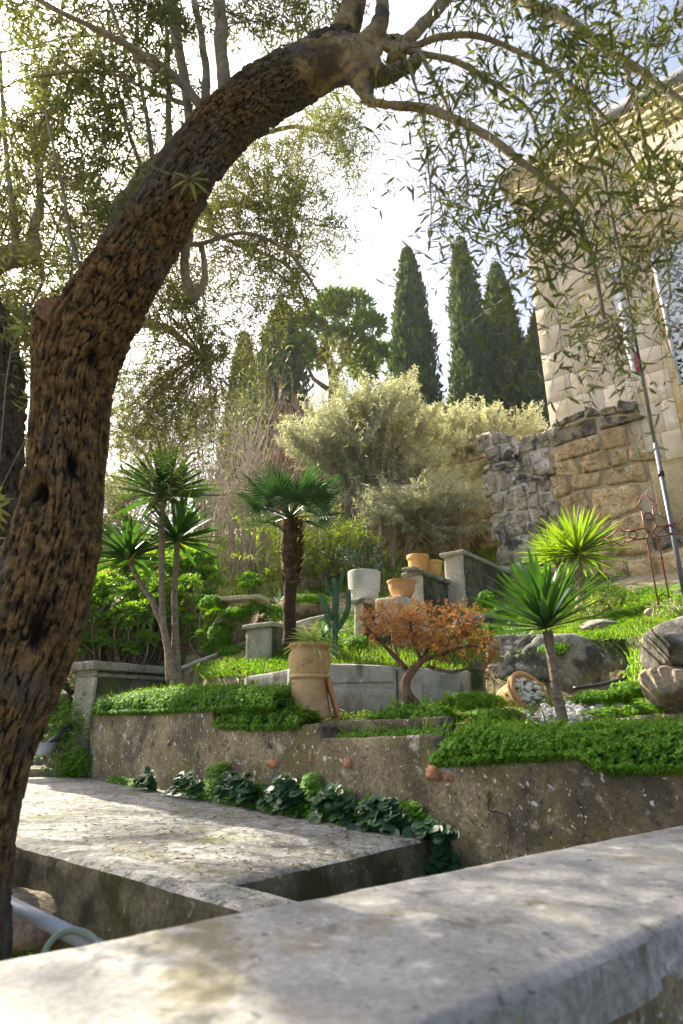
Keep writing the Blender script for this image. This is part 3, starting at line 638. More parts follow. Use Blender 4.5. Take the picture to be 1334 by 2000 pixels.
wob = lambda t, k: .05*math.sin(t*2.3+k*1.7)+.035*math.sin(t*5.1+k*3.1)
cnt = 0
for k in range(len(edges)-1):
    t = left_in((edges[k]+edges[k+1])/2)-.02; row = []
    while t < tR2:
        h = edges[k+1]-edges[k]; w = rs.uniform(.16, .30) if rs.rand() < .35 else rs.uniform(.32, .66)
        if t < tPier: w = rs.uniform(.14, .30)
        if 2.3 > edges[k+1] and t > tPier: w *= 1.25
        row.append((t, t+w)); t += w
    for (t0, t1) in row:
        tm = (t0+t1)/2; zt = ruin_top(tm); z0 = edges[k]+wob(t0, k); z0r = edges[k]+wob(t1, k); z1l = edges[k+1]+wob(t0, k+1); z1r = edges[k+1]+wob(t1, k+1)
        if (z0+z0r)/2 > zt-.07: continue
        z1l = min(z1l, ruin_top(t0)+.01); z1r = min(z1r, ruin_top(t1)+.01)
        if z1l-z0 < .05 or z1r-z0r < .05:
            z1l = max(z1l, z0+.06); z1r = max(z1r, z0r+.06)
        g = -.004+.008*rs.rand() if tm > tPier else -.004+.014*rs.rand()
        sk = rs.uniform(-.03, .03)
        top = zt-(z0+z1l)/2 < .30
        if tm < tPier: m = MT['darkstone'] if z0 > 1.9 or rs.rand() < .5 else MT['ochre']
        else: m = MT['ochretop'] if (top and tm < 1.75) else (MT['ochretop'] if rs.rand() < .07 else MT['ochre'])
        if (z1l-z0) > .36 and rs.rand() < .3:     # split into two thin stones
            zm = z0+(z1l-z0)*rs.uniform(.4, .6)
            rubble([(t0+g, z0+g), (t1-g, z0r+g), (t1-g, zm-g*.5), (t0+g, zm-g*.5)], .045, m, cnt); cnt += 1
            rubble([(t0+g, zm+g*.5), (t1-g, zm+g*.5), (t1-g+sk, z1r-g), (t0+g+sk, z1l-g)], .045, m, cnt); cnt += 1
        else:
            rubble([(t0+g, z0+g), (t1-g, z0r+g), (t1-g+sk, z1r-g+(.07*rs.normal() if top else 0)), (t0+g+sk, z1l-g+(.05*rs.normal() if top else 0))], .03+.03*rs.rand(), m, cnt); cnt += 1
# ochre cliff / old retaining wall behind the stairs
cl = [PY(690, 1010, 9.6), PY(760, 985, 9.4), PY(850, 975, 9.3), PY(930, 965, 9.3), PY(1000, 955, 9.2), PY(1080, 950, 9.0)]
cliff = wall_poly('rock_wall', cl, 1.4, .6, MT['cliff'], None, step=.05, rows=44, amp=.10, sc=2.6, seed=21, cap_r=.05, big=.12)
tag(cliff, 'rough ochre rock wall behind the stair walls under the silvery olive', 'wall')
# ------------------------------------------------------------ boulders
def rock(name, c, s, m, seed, label, cat='rock', group=None, n=72, amp=.20, sq=.75, rot=0.):
    u, v = np.meshgrid(np.linspace(0, 2*np.pi, n, endpoint=False), np.linspace(-np.pi/2, np.pi/2, n//2))
    D = np.stack([np.cos(v)*np.cos(u), np.cos(v)*np.sin(u), np.sin(v)], -1); D = D*((np.abs(D)**4.5).sum(-1)**(-1/4.5))[..., None]
    s_ = np.array(s); W = D*s_/2; q = norm(D)*1.0+seed*3.1
    rr_ = np.random.RandomState(seed*7+1); sup = np.full(D.shape[:2], 9.)
    for _ in range(16):
        nv_ = norm(rr_.normal(size=3)); sup = np.minimum(sup, rr_.uniform(.72, .95)/np.maximum((norm(D)*nv_).sum(-1), .05))
    W = norm(D)*(np.minimum(np.linalg.norm(D, axis=-1), sup))[..., None]*s_/2*1.08
    W = W*(1+amp*.5*fbm(q, 1.3, 3, seed)+amp*.34*fbm(q, 4.5, 4, seed)+amp*.2*fbm(q, 16, 3, seed)-amp*.6*np.clip(fbm(q, 6, 2, seed+4)-.2, 0, 1))[..., None]
    cr, sr = math.cos(rot), math.sin(rot); W = W@np.array([[cr, sr, 0], [-sr, cr, 0], [0, 0, 1]])
    return tag(obj(name, W.reshape(-1, 3)+np.array(c), grid_faces(n//2, n, True), m), label, cat, group)
rock('boulder', PY(1012, 1300, 5.0), (.52, .5, .46), MT['rock'], 1, 'pale lichened boulder between the brown conifer and the big grey boulder')
rock('boulder', PY(1135, 1300, 4.85), (1.0, .6, .44), MT['rock'], 2, 'wide grey boulder behind the single-stemmed yucca', amp=.13)
rock('boulder', PY(1330, 1255, 3.45), (.42, .4, .30), MT['rock'], 3, 'rounded grey boulder stacked upper at the right edge', amp=.09)
rock('boulder', PY(1335, 1345, 3.4), (.46, .42, .27), MT['rockbrown'], 4, 'rough brown pitted boulder under the rounded grey one at the right edge', amp=.13)
rock('stone', PY(1266, 1196, 3.5), (.05, .05, .045), MT['mortarochre'], 5, 'small tan pebble resting on top of the rounded boulder', 'stone', n=16)
rock('boulder', PY(452, 1222, 6.9), (.42, .35, .42), MT['rockbrown'], 6, 'brown rock face in the mossy mound left of the palm')
rock('boulder', PY(520, 1232, 7.0), (.34, .3, .34), MT['rockbrown'], 7, 'small brown rock beside the low stair wall')
rock('boulder', PY(595, 1190, 7.2), (.7, .4, .30), MT['rockbrown'], 9, 'mossy brown bank rock just right of the palm trunk', amp=.12)
rock('boulder', PY(925, 1225, 5.9), (.42, .4, .30), MT['rock'], 8, 'shaded rock on the slope beside the grey pipe')
rock('boulder', PY(780, 1235, 6.0), (.5, .4, .3), MT['rock'], 18, 'dark rock behind the crown of the brown conifer')
rock('stone', PY(1010, 1262, 5.2), (.34, .25, .16), MT['rock'], 10, 'flat grey stone lying above the pale boulder', 'stone')
rock('stone', PY(1180, 1222, 5.2), (.4, .2, .10), MT['rock'], 11, 'low flat stone in the grass above the wide boulder', 'stone')
rock('stone', PY(105, 1370, 7.0), (.32, .3, .26), MT['rock'], 12, 'grey stone above the black pipe left of the corner pier', 'stone')
rock('stone', PY(100, 1445, 6.75), (.25, .2, .12), MT['rock'], 13, 'pale stone on the step behind the bucket', 'stone')
rock('stone', PY(128, 1472, 6.3), (.14, .1, .07), MT['rockbrown'], 14, 'small brown stone beside the bucket', 'stone', n=20)
rock('stone', PY(45, 1800, 2.6), (.3, .25, .2), MT['rockbrown'], 15, 'brown stone on the ground below the landing', 'stone', n=24)
# ------------------------------------------------------------ pipes
def pipe(name, P, r, m, label, cat='pipe', k=12, n=6, group=None):
    P = catmull(np.array(P), n) if len(P) > 2 else np.array(P); V, F, T = tube(P, r, k); return tag(B().add(V, F, T).build(name, m), label, cat, group)
pipe('drain_pipe', [PY(355, 1306, 6.6), PY(480, 1257, 6.75)], .026, MT['pipelight'], 'grey pipe slanting up from the left coping to the low stair wall')
pipe('drain_pipe', [PY(372, 1316, 6.7), PY(482, 1272, 6.85)], .018, MT['black'], 'thin black pipe just under the slanting grey pipe')
pipe('drain_pipe', [PY(560, 1228, 6.5), PY(600, 1213, 6.6), PY(660, 1200, 6.9)], .028, MT['pipelight'], 'bent pale pipe right of the palm trunk')
pipe('drain_pipe', [PY(780, 1262, 5.7), PY(900, 1217, 6.0), PY(1000, 1182, 6.2)], .012, MT['pipelight'], 'thin grey pipe running up behind the brown conifer')
pipe('drain_pipe', [PY(60, 1402, 6.6), PY(130, 1383, 6.55)], .035, MT['black'], 'black pipe left of the corner pier')
pipe('drain_pipe', [PY(1120, 1345, 4.4), PY(1170, 1338, 4.35), PY(1225, 1325, 4.3)], .014, MT['black'], 'thin black hose lying at the foot of the wide boulder')
pipe('water_pipe', [PY(-60, 1728, 2.35), PY(215, 1862, 2.1)], .022, MT['pipe'], 'blue-grey plastic pipe slanting down in the lower left corner')
pipe('garden_hose', [PY(80, 1880, 2.05), PY(95, 1845, 2.08), PY(125, 1820, 2.1), PY(160, 1820, 2.12), PY(188, 1840, 2.1), PY(198, 1875, 2.05)], .010, MT['hose'], 'green hose loop crossing the blue-grey pipe', 'hose')
pipe('electric_wire', [PD(880, 660, 24), PD(960, 600, 22), PD(1060, 535, 18)], .006, MT['wire'], 'thin overhead wire in front of the cypresses', 'wire')
# rusty rod from the ruin
pipe('iron_rod', [PY(912, 901, 8.6), PY(948, 893, 8.4)], .012, MT['redpaint'], 'short rusty rod sticking out left of the ruined wall', 'rod')
# ------------------------------------------------------------ pots
def potprof(pts, th=.012):
    """outer profile (r,z) from foot to rim, closed inside"""
    p = np.array(pts, float); s = np.linspace(0, 1, len(p)); q = catmull(p, 5)
    inn = q[::-1].copy(); inn[:, 0] = np.maximum(inn[:, 0]-th, .001); inn = inn[inn[:, 1] > q[0, 1]+th]
    return np.vstack([[(0.0005, q[0, 1])], q, inn, [(.0005, inn[-1, 1])]])
cpb = PY(603, 1402, 4.3); cpt_ = thing('clay_chimney_pot', cpb, 'tall buff clay chimney-pot planter standing on the garden wall bed', 'planter')
sc_ = 4.55/FPX/1.06*1.06
V, F = lathe(potprof([(.158, 0), (.148, .06), (.128, .17), (.122, .262)]), 48, cpb, amp=.01); obj('flared_base', V, F, MT['buffpot'], cpt_)
V, F = lathe([(.120, .255), (.138, .258), (.145, .270), (.138, .284), (.120, .288)], 48, cpb); obj('collar', V, F, MT['buffpot'], cpt_)
V, F = lathe(potprof([(.118, .28), (.132, .30), (.146, .345), (.150, .40), (.138, .44), (.128, .455), (.140, .468), (.152, .482), (.150, .495)], .014), 56, cpb, amp=.006); obj('bowl', V, F, MT['buffpot'], cpt_)
V, F = lathe([(.002, .47), (.13, .468)], 24, cpb); obj('soil', V, F, MT['soil'], cpt_)
# broken dark shard leaning on the base
V, F = rough_box(cpb+np.array([.165, -.03, .13]), (.025, .11, .27), [norm([.93, .2, .28]), norm([-.2, .97, 0]), norm(np.cross(norm([.93, .2, .28]), norm([-.2, .97, 0])))], .02, .01, 9, .008, 77)
tag(obj('clay_shard', V, F, MT['terracotta']), 'dark clay shard leaning against the foot of the chimney pot', 'shard')
def flowerpot(P, prof, m, label, ribs=0, lab='flower_pot', soil=True, **kw):
    t = thing(lab, P, label, 'pot', kw.get('group')); p = potprof(prof)
    V, F = lathe(p, 56, P, amp=.006, seed=int(P[0]*100)); obj('body', V, F, m, t)
    if soil:
        z = prof[-1][1]-.02; r = prof[-1][0]-.016; V, F = lathe([(.002, z+.01), (r, z)], 20, P); obj('soil', V, F, MT['soil'], t)
    return t
wp = PY(712, 1170, 6.12)+np.array([.0, .06, 0]); wp[2] = KA[2]
ribs = [(.125, 0), (.140, .05), (.150, .10)]
for i in range(8): ribs += [(.153+.0015*i, .112+i*.024), (.166+.0015*i, .118+i*.024), (.166+.0015*i, .126+i*.024)]
ribs += [(.162, .306), (.176, .310), (.176, .318)]
def dense(p, k=3): return p
t = thing('flower_pot', wp, 'white glazed pot with horizontal ribs on the lower stair wall', 'pot')
V, F = lathe(np.vstack([[(.0005, 0)], ribs, [(.16, .312), (.15, .25), (.09, .02), (.0005, .02)]]), 56, wp); obj('body', V, F, MT['whitepot'], t)
V, F = lathe([(.002, .285), (.155, .28)], 20, wp); obj('soil', V, F, MT['soil'], t)
tb = PY(786, 1183, 5.75); tb[2] = KA[2]-.04
V, F = rough_box(tb+np.array([0, .1, -.16]), (.5, .3, .31), [eB, eA, UP], .04, .012, 6, .02, 90); tag(obj('stone_block', V, F, MT['pierlight']), 'pale masonry block carrying the terracotta bowl', 'block')
flowerpot(tb+np.array([0, 0, 0]), [(.085, 0), (.105, .03), (.125, .08), (.133, .13), (.142, .145), (.146, .165)], MT['terracotta'], 'wide terracotta bowl pot beside the white ribbed pot')
ob = PY(817, 1112, 6.40); ob[2] = KB[2]+.01
flowerpot(ob, [(.085, 0), (.104, .07), (.112, .15), (.124, .165), (.124, .205)], MT['orangepot'], 'bright orange terracotta pot, the larger left one of the pair on the wall')
ob = PY(846, 1116, 6.5); ob[2] = KB[2]
flowerpot(ob, [(.075, 0), (.092, .06), (.098, .13), (.108, .142), (.108, .175)], MT['orangepot'], 'orange terracotta pot, the smaller right one of the pair on the wall')
# bucket at left
bk = PY(86, 1474, 6.2); t = thing('bucket', bk, 'small grey bucket with a dark stick on the step at far left', 'bucket')
V, F = lathe(potprof([(.075, 0), (.09, .05), (.095, .09), (.105, .095), (.105, .11)], .01), 32, bk); obj('body', V, F, MT['pipe'], t)
pipe('dark_stick', [bk+np.array([-.02, 0, .05]), bk+np.array([.2, .05, .26])], .03, MT['black'], 'thick dark stick standing slanted in the grey bucket', 'stick')
# fallen pot full of pebbles
fp0 = PY(1038, 1357, 4.25); axp = norm([.42, -.72, .42]); u_ = norm(np.cross(axp, UP)); w_ = np.cross(axp, u_)
fpt = thing('fallen_pot', fp0-np.array([0, 0, .14]), 'clay pot lying on its side spilling white pebbles', 'pot')
V, F = lathe([(.0005, -.24), (.05, -.235), (.10, -.20), (.13, -.13), (.125, -.06), (.118, -.02), (.135, 0), (.150, .012), (.152, .03), (.135, .03), (.115, 0), (.11, -.06), (.0005, -.08)], 40, fp0+np.array([-.05, 0, 0]), [u_, w_, axp]); obj('body', V, F, MT['buffpot'], fpt)
V, F = lathe([(.132, .0), (.158, .004), (.163, .035), (.150, .045), (.134, .038), (.132, .0)], 40, fp0+np.array([-.03, 0, .0]), [u_, w_, axp]); obj('rim', V, F, MT['terracotta'], fpt)
# pebbles: each one its own
pm = []
for i in range(5):
    u, v = np.meshgrid(np.linspace(0, 2*np.pi, 9, endpoint=False), np.linspace(-np.pi/2, np.pi/2, 6))
    D = np.stack([np.cos(v)*np.cos(u), np.cos(v)*np.sin(u), np.sin(v)], -1); W = D*np.array([.5, .38, .30])*(1+.12*fbm(D, 1.5, 2, i*7))[..., None]
    pm.append(mesh('white_pebble', W.reshape(-1, 3), grid_faces(6, 9, True), MT['pebble']))
rs = np.random.RandomState(5)
def put_pebble(P, s, label, group, nrm=UP):
    q = Matrix.Rotation(rs.uniform(0, 6.28), 4, 'Z') @ Matrix.Rotation(rs.uniform(-.5, .5), 4, 'X')
    o = inst('white_pebble', pm[rs.randint(5)], None, Matrix.Translation(Vector(P.tolist())) @ q @ Matrix.Diagonal((s, s, s, 1)))
    return tag(o, label, 'pebble', group)
c0 = fp0+np.array([-.03, 0, 0])
for i in range(70):
    r = .122*math.sqrt(rs.rand()); a = rs.uniform(0, 6.28); P = c0+u_*r*math.cos(a)+w_*r*math.sin(a)+axp*(.0+.035*rs.rand()+.015*(1-r/.12))
    put_pebble(P, rs.uniform(.040, .058), 'white pebble in the heap inside the mouth of the fallen clay pot', 'white pebbles in the fallen pot')
for i in range(130):
    u = rs.normal(); v = rs.normal(); P = PY(1098+u*38, 1400, 3.78+v*.13)
    P[2] = float(terrain(P[0], P[1]))+.012+.035*math.exp(-(u*u+v*v)*.7)*rs.rand()+.012*rs.rand()
    put_pebble(P, rs.uniform(.042, .064), 'white pebble on the ground around the foot of the single-stemmed yucca', 'white pebbles spilled on the ground')
# ------------------------------------------------------------ iron cross, pole with banner
CPL = Plane(PY(1180, 1100, 4.9), PY(1180, 1100, 4.9)+np.array([.85, -.53, 0]))
ic = thing('iron_cross', CPL.at(1297, 1185), 'dark red wrought-iron outline cross with pointed ends in front of the stone wall', 'cross')
# work in the cross' own plane
cx, cz = CPL.tz(1272, 1040); hw = .042
zt = CPL.tz(1263, 960)[1]; zb_ = CPL.tz(1300, 1200)[1]; tl = CPL.tz(1182, 1055)[0]; tr = cx+(cx-tl)
def bar(P2, r=.0068, name='bar'):
    P = np.array([CPL.pt(a, b_, 0) for a, b_ in P2]); V, F, T = tube(P, r, 6); return B().add(V, F, T).build(name, MT['redpaint'], ic)
for s in (-1, 1):
    bar([(cx+s*hw*.3, cz), (cx+s*hw, cz-hw), (cx+s*hw, zb_)]); bar([(cx+s*hw*.3, cz), (cx+s*hw, cz+hw), (cx+s*hw, zt-.16)])
    bar([(cx-hw, cz+s*hw), (tl+.16, cz+s*hw)]); bar([(cx+hw, cz+s*hw), (tr-.16, cz+s*hw)])
def fin(o, d, n):
    o, d, n = map(np.array, (o, d, n))
    for s in (-1, 1):
        bar([tuple(o+n*s*hw), tuple(o+n*s*hw+d*.01), tuple(o+n*s*hw*2.0+d*.035), tuple(o+n*s*hw*1.1+d*.075), tuple(o+d*.16)], .0062, 'finial')
fin((cx, zt-.16), (0, 1.), (1., 0)); fin((tl+.16, cz), (-1., 0), (0, 1.)); fin((tr-.16, cz), (1., 0), (0, 1.))
for q in ((cx, zt-.22), (cx, zb_+.13), (tl+.22, cz), (tr-.22, cz)):
    V, F = lathe([(.026, -.004), (.034, -.004), (.034, .004), (.026, .004), (.026, -.004)], 20, CPL.pt(*q, 0), [np.r_[CPL.d, 0], UP, np.r_[CPL.n, 0]]); obj('ring', V, F, MT['black'], ic)
pl_b = PY(1338, 1165, 5.2)
fpz = thing('flag_pole', (pl_b[0], pl_b[1], 1.0), 'slim dark metal pole with a white banner near its top', 'pole')
ptop = PY(1205, 500, 5.2); xx, yy = pl_b[0], pl_b[1]
zt_ = PY(1205, 520, 5.2)[2]
xt = pl_b[0]
V, F, T = tube([[xt, yy, .6], [xt, yy, 2.55]], .021, 12); B().add(V, F, T).build('shaft', MT['poledark'], fpz)
V, F, T = tube([[xt, yy, 2.55], [xt, yy, zt_]], .017, 12); B().add(V, F, T).build('upper_shaft', MT['pole'], fpz)
V, F, T = tube([[xt, yy, 2.2], [xt, yy, 2.25]], .028, 12); B().add(V, F, T).build('clamp', MT['black'], fpz)
u, v = np.meshgrid(np.linspace(0, 1, 8), np.linspace(0, 1, 24))
zb0 = PY(1252, 735, 5.2)[2]
bw = .09+.04*v
Pb = np.stack([xt-.018-bw*u, yy-.02+.03*np.sin(u*6+v*3), zb0+(zt_-zb0)*v], -1)
obj('banner', Pb.reshape(-1, 3), grid_faces(24, 8), MT['white'], fpz)
bo = fpz.children[-1] if False else [c for c in fpz.children if c.name.startswith('banner')][0]
Pr = []; zc = zb0+.17
Vr_ = np.array([[xt-.02, yy-.032, zb0+.04], [xt-.085, yy-.034, zb0+.05], [xt-.09, yy-.034, zb0+.16], [xt-.055, yy-.032, zb0+.22], [xt-.02, yy-.032, zb0+.30]])
obj('red_mark', Vr_, [np.array([[0, 1, 2, 3, 4]])], MT['red'], bo, smooth=False)
obj('black_stripe', np.array([[xt-.001, yy-.036, zb0], [xt-.022, yy-.037, zb0], [xt-.022, yy-.037, zb0+.42], [xt-.001, yy-.036, zb0+.45]]), [np.array([[0, 1, 2, 3]])], MT['black'], bo, smooth=False)
# ------------------------------------------------------------ vegetation helpers
def project(P):
    P = np.asarray(P, float); d = P[..., 1]*CP+P[..., 2]*SP; y = P[..., 2]*CP-P[..., 1]*SP
    return 667+FPX*P[..., 0]/d, 1000-FPX*y/d, d
def bez(S, C, E, m):
    t = np.linspace(0, 1, m)[None, :, None]; return S[:, None]*(1-t)**2+2*C[:, None]*t*(1-t)+E[:, None]*t*t
UNIT = {}
def unit_leaf(m, fold=.25, bend=.1, wide=.4):
    k = (m.name, fold, bend, wide)
    if k not in UNIT:
        V, F = leaves([[0, 0, 0]], [[1., 0, 0]], [[0, 0, 1.]], 1., 1., fold, bend, wide); UNIT[k] = mesh('leaf', V, F, m)
    return UNIT[k]
def put_leaves(parent, P, D, N, L, W, m, n_parts=300, fold=.25, bend=.1, wide=.4, stuff='foliage', minpx=9, part='leaf'):
    """largest leaves in view become parts, the rest one stuff part"""
    P = np.asarray(P); L = np.broadcast_to(L, len(P)); W = np.broadcast_to(W, len(P)); x, y, d = project(P)
    s = np.where((x > -20) & (x < 1354) & (y > -20) & (y < 2020) & (d > .3), FPX*L/np.maximum(d, .1), 0)
    o = np.argsort(-s); sel = o[:n_parts]; sel = sel[s[sel] > minpx]; rest = np.ones(len(P), bool); rest[sel] = False
    D = norm(D); S = norm(np.cross(D, N)); U = np.cross(S, D); me = unit_leaf(m, fold, bend, wide)
    b = -wloc(parent)
    for i in sel:
        ob_ = bpy.data.objects.new(part, me); COL.objects.link(ob_); ob_.parent = parent
        ob_.matrix_local = frame_mat(P[i]+b, D[i], -S[i], U[i], (L[i], W[i], W[i]))
    if rest.any():
        V, F = leaves(P[rest], D[rest], N[rest], L[rest], W[rest], fold, bend, wide)
        tag(obj(stuff, V, F, m, parent), kind='stuff')
def twigs_on(BR, rs, kt, Lr, droop, m=6, lo=.3, side=.9, up=0., tipend=True):
    """twigs on branch curves BR (n,k,3)"""
    n, k, _ = BR.shape; t = rs.uniform(lo, 1, (n, kt)); 
    if tipend: t[:, 0] = 1
    f = t*(k-1); i = np.minimum(f.astype(int), k-2); w = (f-i)[..., None]; r = np.arange(n)[:, None]
    P = BR[r, i]*(1-w)+BR[r, i+1]*w; T = norm(BR[r, i+1]-BR[r, i]); P = P.reshape(-1, 3); T = T.reshape(-1, 3)
    D = norm(T*1.0+side*rnd_dir(rs, len(P))+UP*up); L = rs.uniform(*Lr, len(P))[:, None, None]
    s = np.linspace(0, 1, m)[None, :, None]; C = P[:, None]+D[:, None]*L*s-UP*(droop*L*s*s)
    return C
def leaves_on(C, rs, nl, Ll, Wl, lo=.12, spread=.75, flat=0.):
    """opposite leaf pairs on twig curves C (n,m,3)"""
    n, m, _ = C.shape; t = np.linspace(lo, 1, nl)[None]+rs.uniform(-.03, .03, (n, nl)); t = np.clip(t, 0, .999)
    f = t*(m-1); i = np.minimum(f.astype(int), m-2); w = (f-i)[..., None]; r = np.arange(n)[:, None]
    P = C[r, i]*(1-w)+C[r, i+1]*w; T = norm(C[r, i+1]-C[r, i]); q = norm(np.cross(T, rnd_dir(rs, n)[:, None])); q2 = np.cross(T, q)
    a = (np.arange(nl) % 2)*np.pi/2+rs.uniform(-.4, .4, (n, nl)); S = q*np.cos(a)[..., None]+q2*np.sin(a)[..., None]
    out = []
    for sg in (-1, 1):
        D = norm(T*(1-spread)+S*sg*spread+.22*rs.normal(size=S.shape)-UP*.12); Nn = norm(np.cross(D, np.cross(T, D)+.5*rs.normal(size=D.shape)))
        out.append((P.reshape(-1, 3), D.reshape(-1, 3), Nn.reshape(-1, 3)))
    P, D, Nn = [np.concatenate([o[k] for o in out]) for k in range(3)]
    keep = rs.rand(len(P)) > .14; P, D, Nn = P[keep], D[keep], Nn[keep]
    L = rs.uniform(*Ll, len(P)); W = L*rs.uniform(*Wl, len(P)); return P, D, Nn, L, W
def limbpts(q, n=10):
    """[(px,py,width_px,Y)] -> centre line, radii"""
    P = np.array([PY(a, b_, Y) for a, b_, w, Y in q]); d = project(P)[2]; R = np.array([w for _, _, w, _ in q])*d/FPX/2*.94
    C = catmull(np.c_[P, R], n); return C[:, :3], C[:, 3]
def limb(parent, q, m, name='branch', k=10, rough=.06, n=10, seed=0):
    P, R = limbpts(q, n); R = R*(1+.16*fbm(P, 9, 3, seed+50)); P = P+(R[:, None]*.45)*np.stack([fbm(P, 6, 2, seed+51+i) for i in range(3)], 1); V, F, T = tube(P, R, k); r = np.repeat(R, k); nv = len(P)*k
    V[:nv] += norm(V[:nv]-np.repeat(P, k, 0))*(r*rough*2*fbm(V[:nv], 14, 3, seed))[:, None]
    B().add(V, F, T).build(name, m, parent); return P
def bark_trunk(parent, q, m, name='trunk', nu=220, ds=.006, seed=0, cw=.0140, chh=.055, depth=.016, n=14, holes=()):
    P, R = limbpts(q, n); R = R*np.interp(np.arange(len(R))/len(R), [0, .25, .45, 1], [.95, .93, .85, .80]); s = np.r_[0, np.cumsum(np.linalg.norm(np.diff(P, axis=0), axis=1))]; t = np.arange(0, s[-1], ds)
    P = np.stack([np.interp(t, s, P[:, k]) for k in range(3)], 1); R = np.interp(t, s, R)
    for _ in range(4): P[1:-1] = (P[:-2]+P[1:-1]*2+P[2:])/4
    T, N, Bn = frames(P); a = np.linspace(0, 2*np.pi, nu, endpoint=False); S, A = np.meshgrid(t, a, indexing='ij')
    # longitudinal flutes and lumps
    cyl = np.stack([np.cos(A)*1.1, np.sin(A)*1.1, S*1.1], -1); lump = .13*fbm(cyl, 1.2, 3, seed)+.05*fbm(cyl*np.array([3, 3, 1.2]), 1.6, 3, seed+2)
    r = R[:, None]*(1+lump)
    # plated bark: jittered cells, periodic round the trunk
    nc = max(6, int(round(2*np.pi*R.mean()/cw))); wig = .55*fbm(cyl, 5, 4, seed+4)
    u = A/(2*np.pi)*nc+wig*1.2; v = np.interp(S, t, np.cumsum(np.interp(t/t[-1], [0, .5, .75, 1], [ds/.15, ds/.13, ds/.052, ds/.036])))+.9*fbm(cyl, 4, 4, seed+5); iu = np.floor(u).astype(int); iv = np.floor(v).astype(int)
    F1 = np.full(u.shape, 9.); F2 = np.full(u.shape, 9.); hid = np.zeros(u.shape)
    for du in (-1, 0, 1):
        for dv in (-1, 0, 1):
            cu = iu+du; cv = iv+dv; k0 = np.zeros_like(cu); wu = cu % nc
            jx = .05+.9*_h(wu, cv, k0, seed+11); jy = .05+.9*_h(wu, cv, k0, seed+12); ax_ = np.abs(cu+jx-u); ay_ = np.abs(cv+jy-v); dd = .55*(ax_+ay_)+.45*np.maximum(ax_, ay_)+.05*_h(wu, cv, k0, seed+14)
            m1 = dd < F1; F2 = np.where(m1, F1, np.minimum(F2, dd)); hid = np.where(m1, _h(wu, cv, k0, seed+13), hid); F1 = np.minimum(F1, dd)
    e = F2-F1+.16*fbm(cyl*6, 4, 4, seed+6); plate = np.clip(e/.22, 0, 1)**.8
    disp = depth*(plate*(.25+1.2*hid)-.5)+.006*fbm(cyl*np.array([1, 1, .6]), 26, 4, seed+7)
    crk = plate*1.0
    V = P[:, None]+(r+disp)[..., None]*(np.cos(A)[..., None]*N[:, None]+np.sin(A)[..., None]*Bn[:, None])
    for hx, hy, hr, hd in holes:
        X, Y_, D_ = project(V); near = D_ < project(P)[2][:, None]; g = np.exp(-(((X-hx)/hr)**2+((Y_-hy)/(hr*1.7))**2)**1.5)*near
        V = V+(P[:, None]-V)*(g*hd)[..., None]; crk = crk*(1-.85*g)
    nv = V.shape[0]*nu; Vf = V.reshape(-1, 3); F = grid_faces(len(t), nu, True)
    Vf = np.vstack([Vf, P[0], P[-1]]); tri = np.array([[(j+1) % nu, j, nv] for j in range(nu)]+[[(len(t)-1)*nu+j, (len(t)-1)*nu+(j+1) % nu, nv+1] for j in range(nu)])
    ob_ = B().add(Vf, F, tri).build(name, m, parent)
    at = ob_.data.attributes.new('crack', 'FLOAT', 'POINT'); at.data.foreach_set('value', np.r_[crk.ravel(), 1, 1].astype(np.float32)); return P
def ell(rs, cx, cy, rx, ry, n, d0, d1):
    a = rs.uniform(0, 2*np.pi, n); r = np.sqrt(rs.rand(n)); d = rs.uniform(d0, d1, n)
    return np.array([PD(cx+rx*x*math.cos(q), cy+ry*x*math.sin(q), z) for q, x, z in zip(a, r, d)])
def foliage(tree, limbs, targets, rs, m, kt=7, Lt=(.12, .32), droop=.5, nl=9, Ll=(.035, .06), Wl=(.17, .25), arch=.15, n_parts=300, tw=MT['twig'], br=.006, tr=.0014, sag=0., spread=.75, lo=.3, reach=None, fold=.2, up=0.):
    Lp = np.concatenate(limbs); Tg = np.asarray(targets); dist = np.linalg.norm(Tg[:, None]-Lp[None], axis=2)
    if reach: dist = dist+rs.uniform(0, reach, dist.shape)
    S = Lp[dist.argmin(1)]; ln = np.linalg.norm(Tg-S, axis=1)
    C = (S+Tg)/2+UP*(arch*ln)[:, None]+.12*ln[:, None]*rs.normal(size=S.shape); BR = bez(S, C, Tg, 9); BR += (.02*ln)[:, None, None]*np.cumsum(rs.normal(size=BR.shape), 1)*.3
    b = B(); V, F = tubes_many(BR, np.minimum(br, .0025+ln*.004), br*.25, 5); b.add(V, F)
    TW = twigs_on(BR, rs, kt, Lt, droop, lo=lo, up=up); V, F = tubes_many(TW, tr, tr*.4, 3); b.add(V, F)
    tag(b.build('twigs', tw, tree), kind='stuff')
    P, D, N, L, W = leaves_on(TW, rs, nl, Ll, Wl, spread=spread); put_leaves(tree, P, D, N, L, W, m, n_parts, fold=fold)
    return len(P)
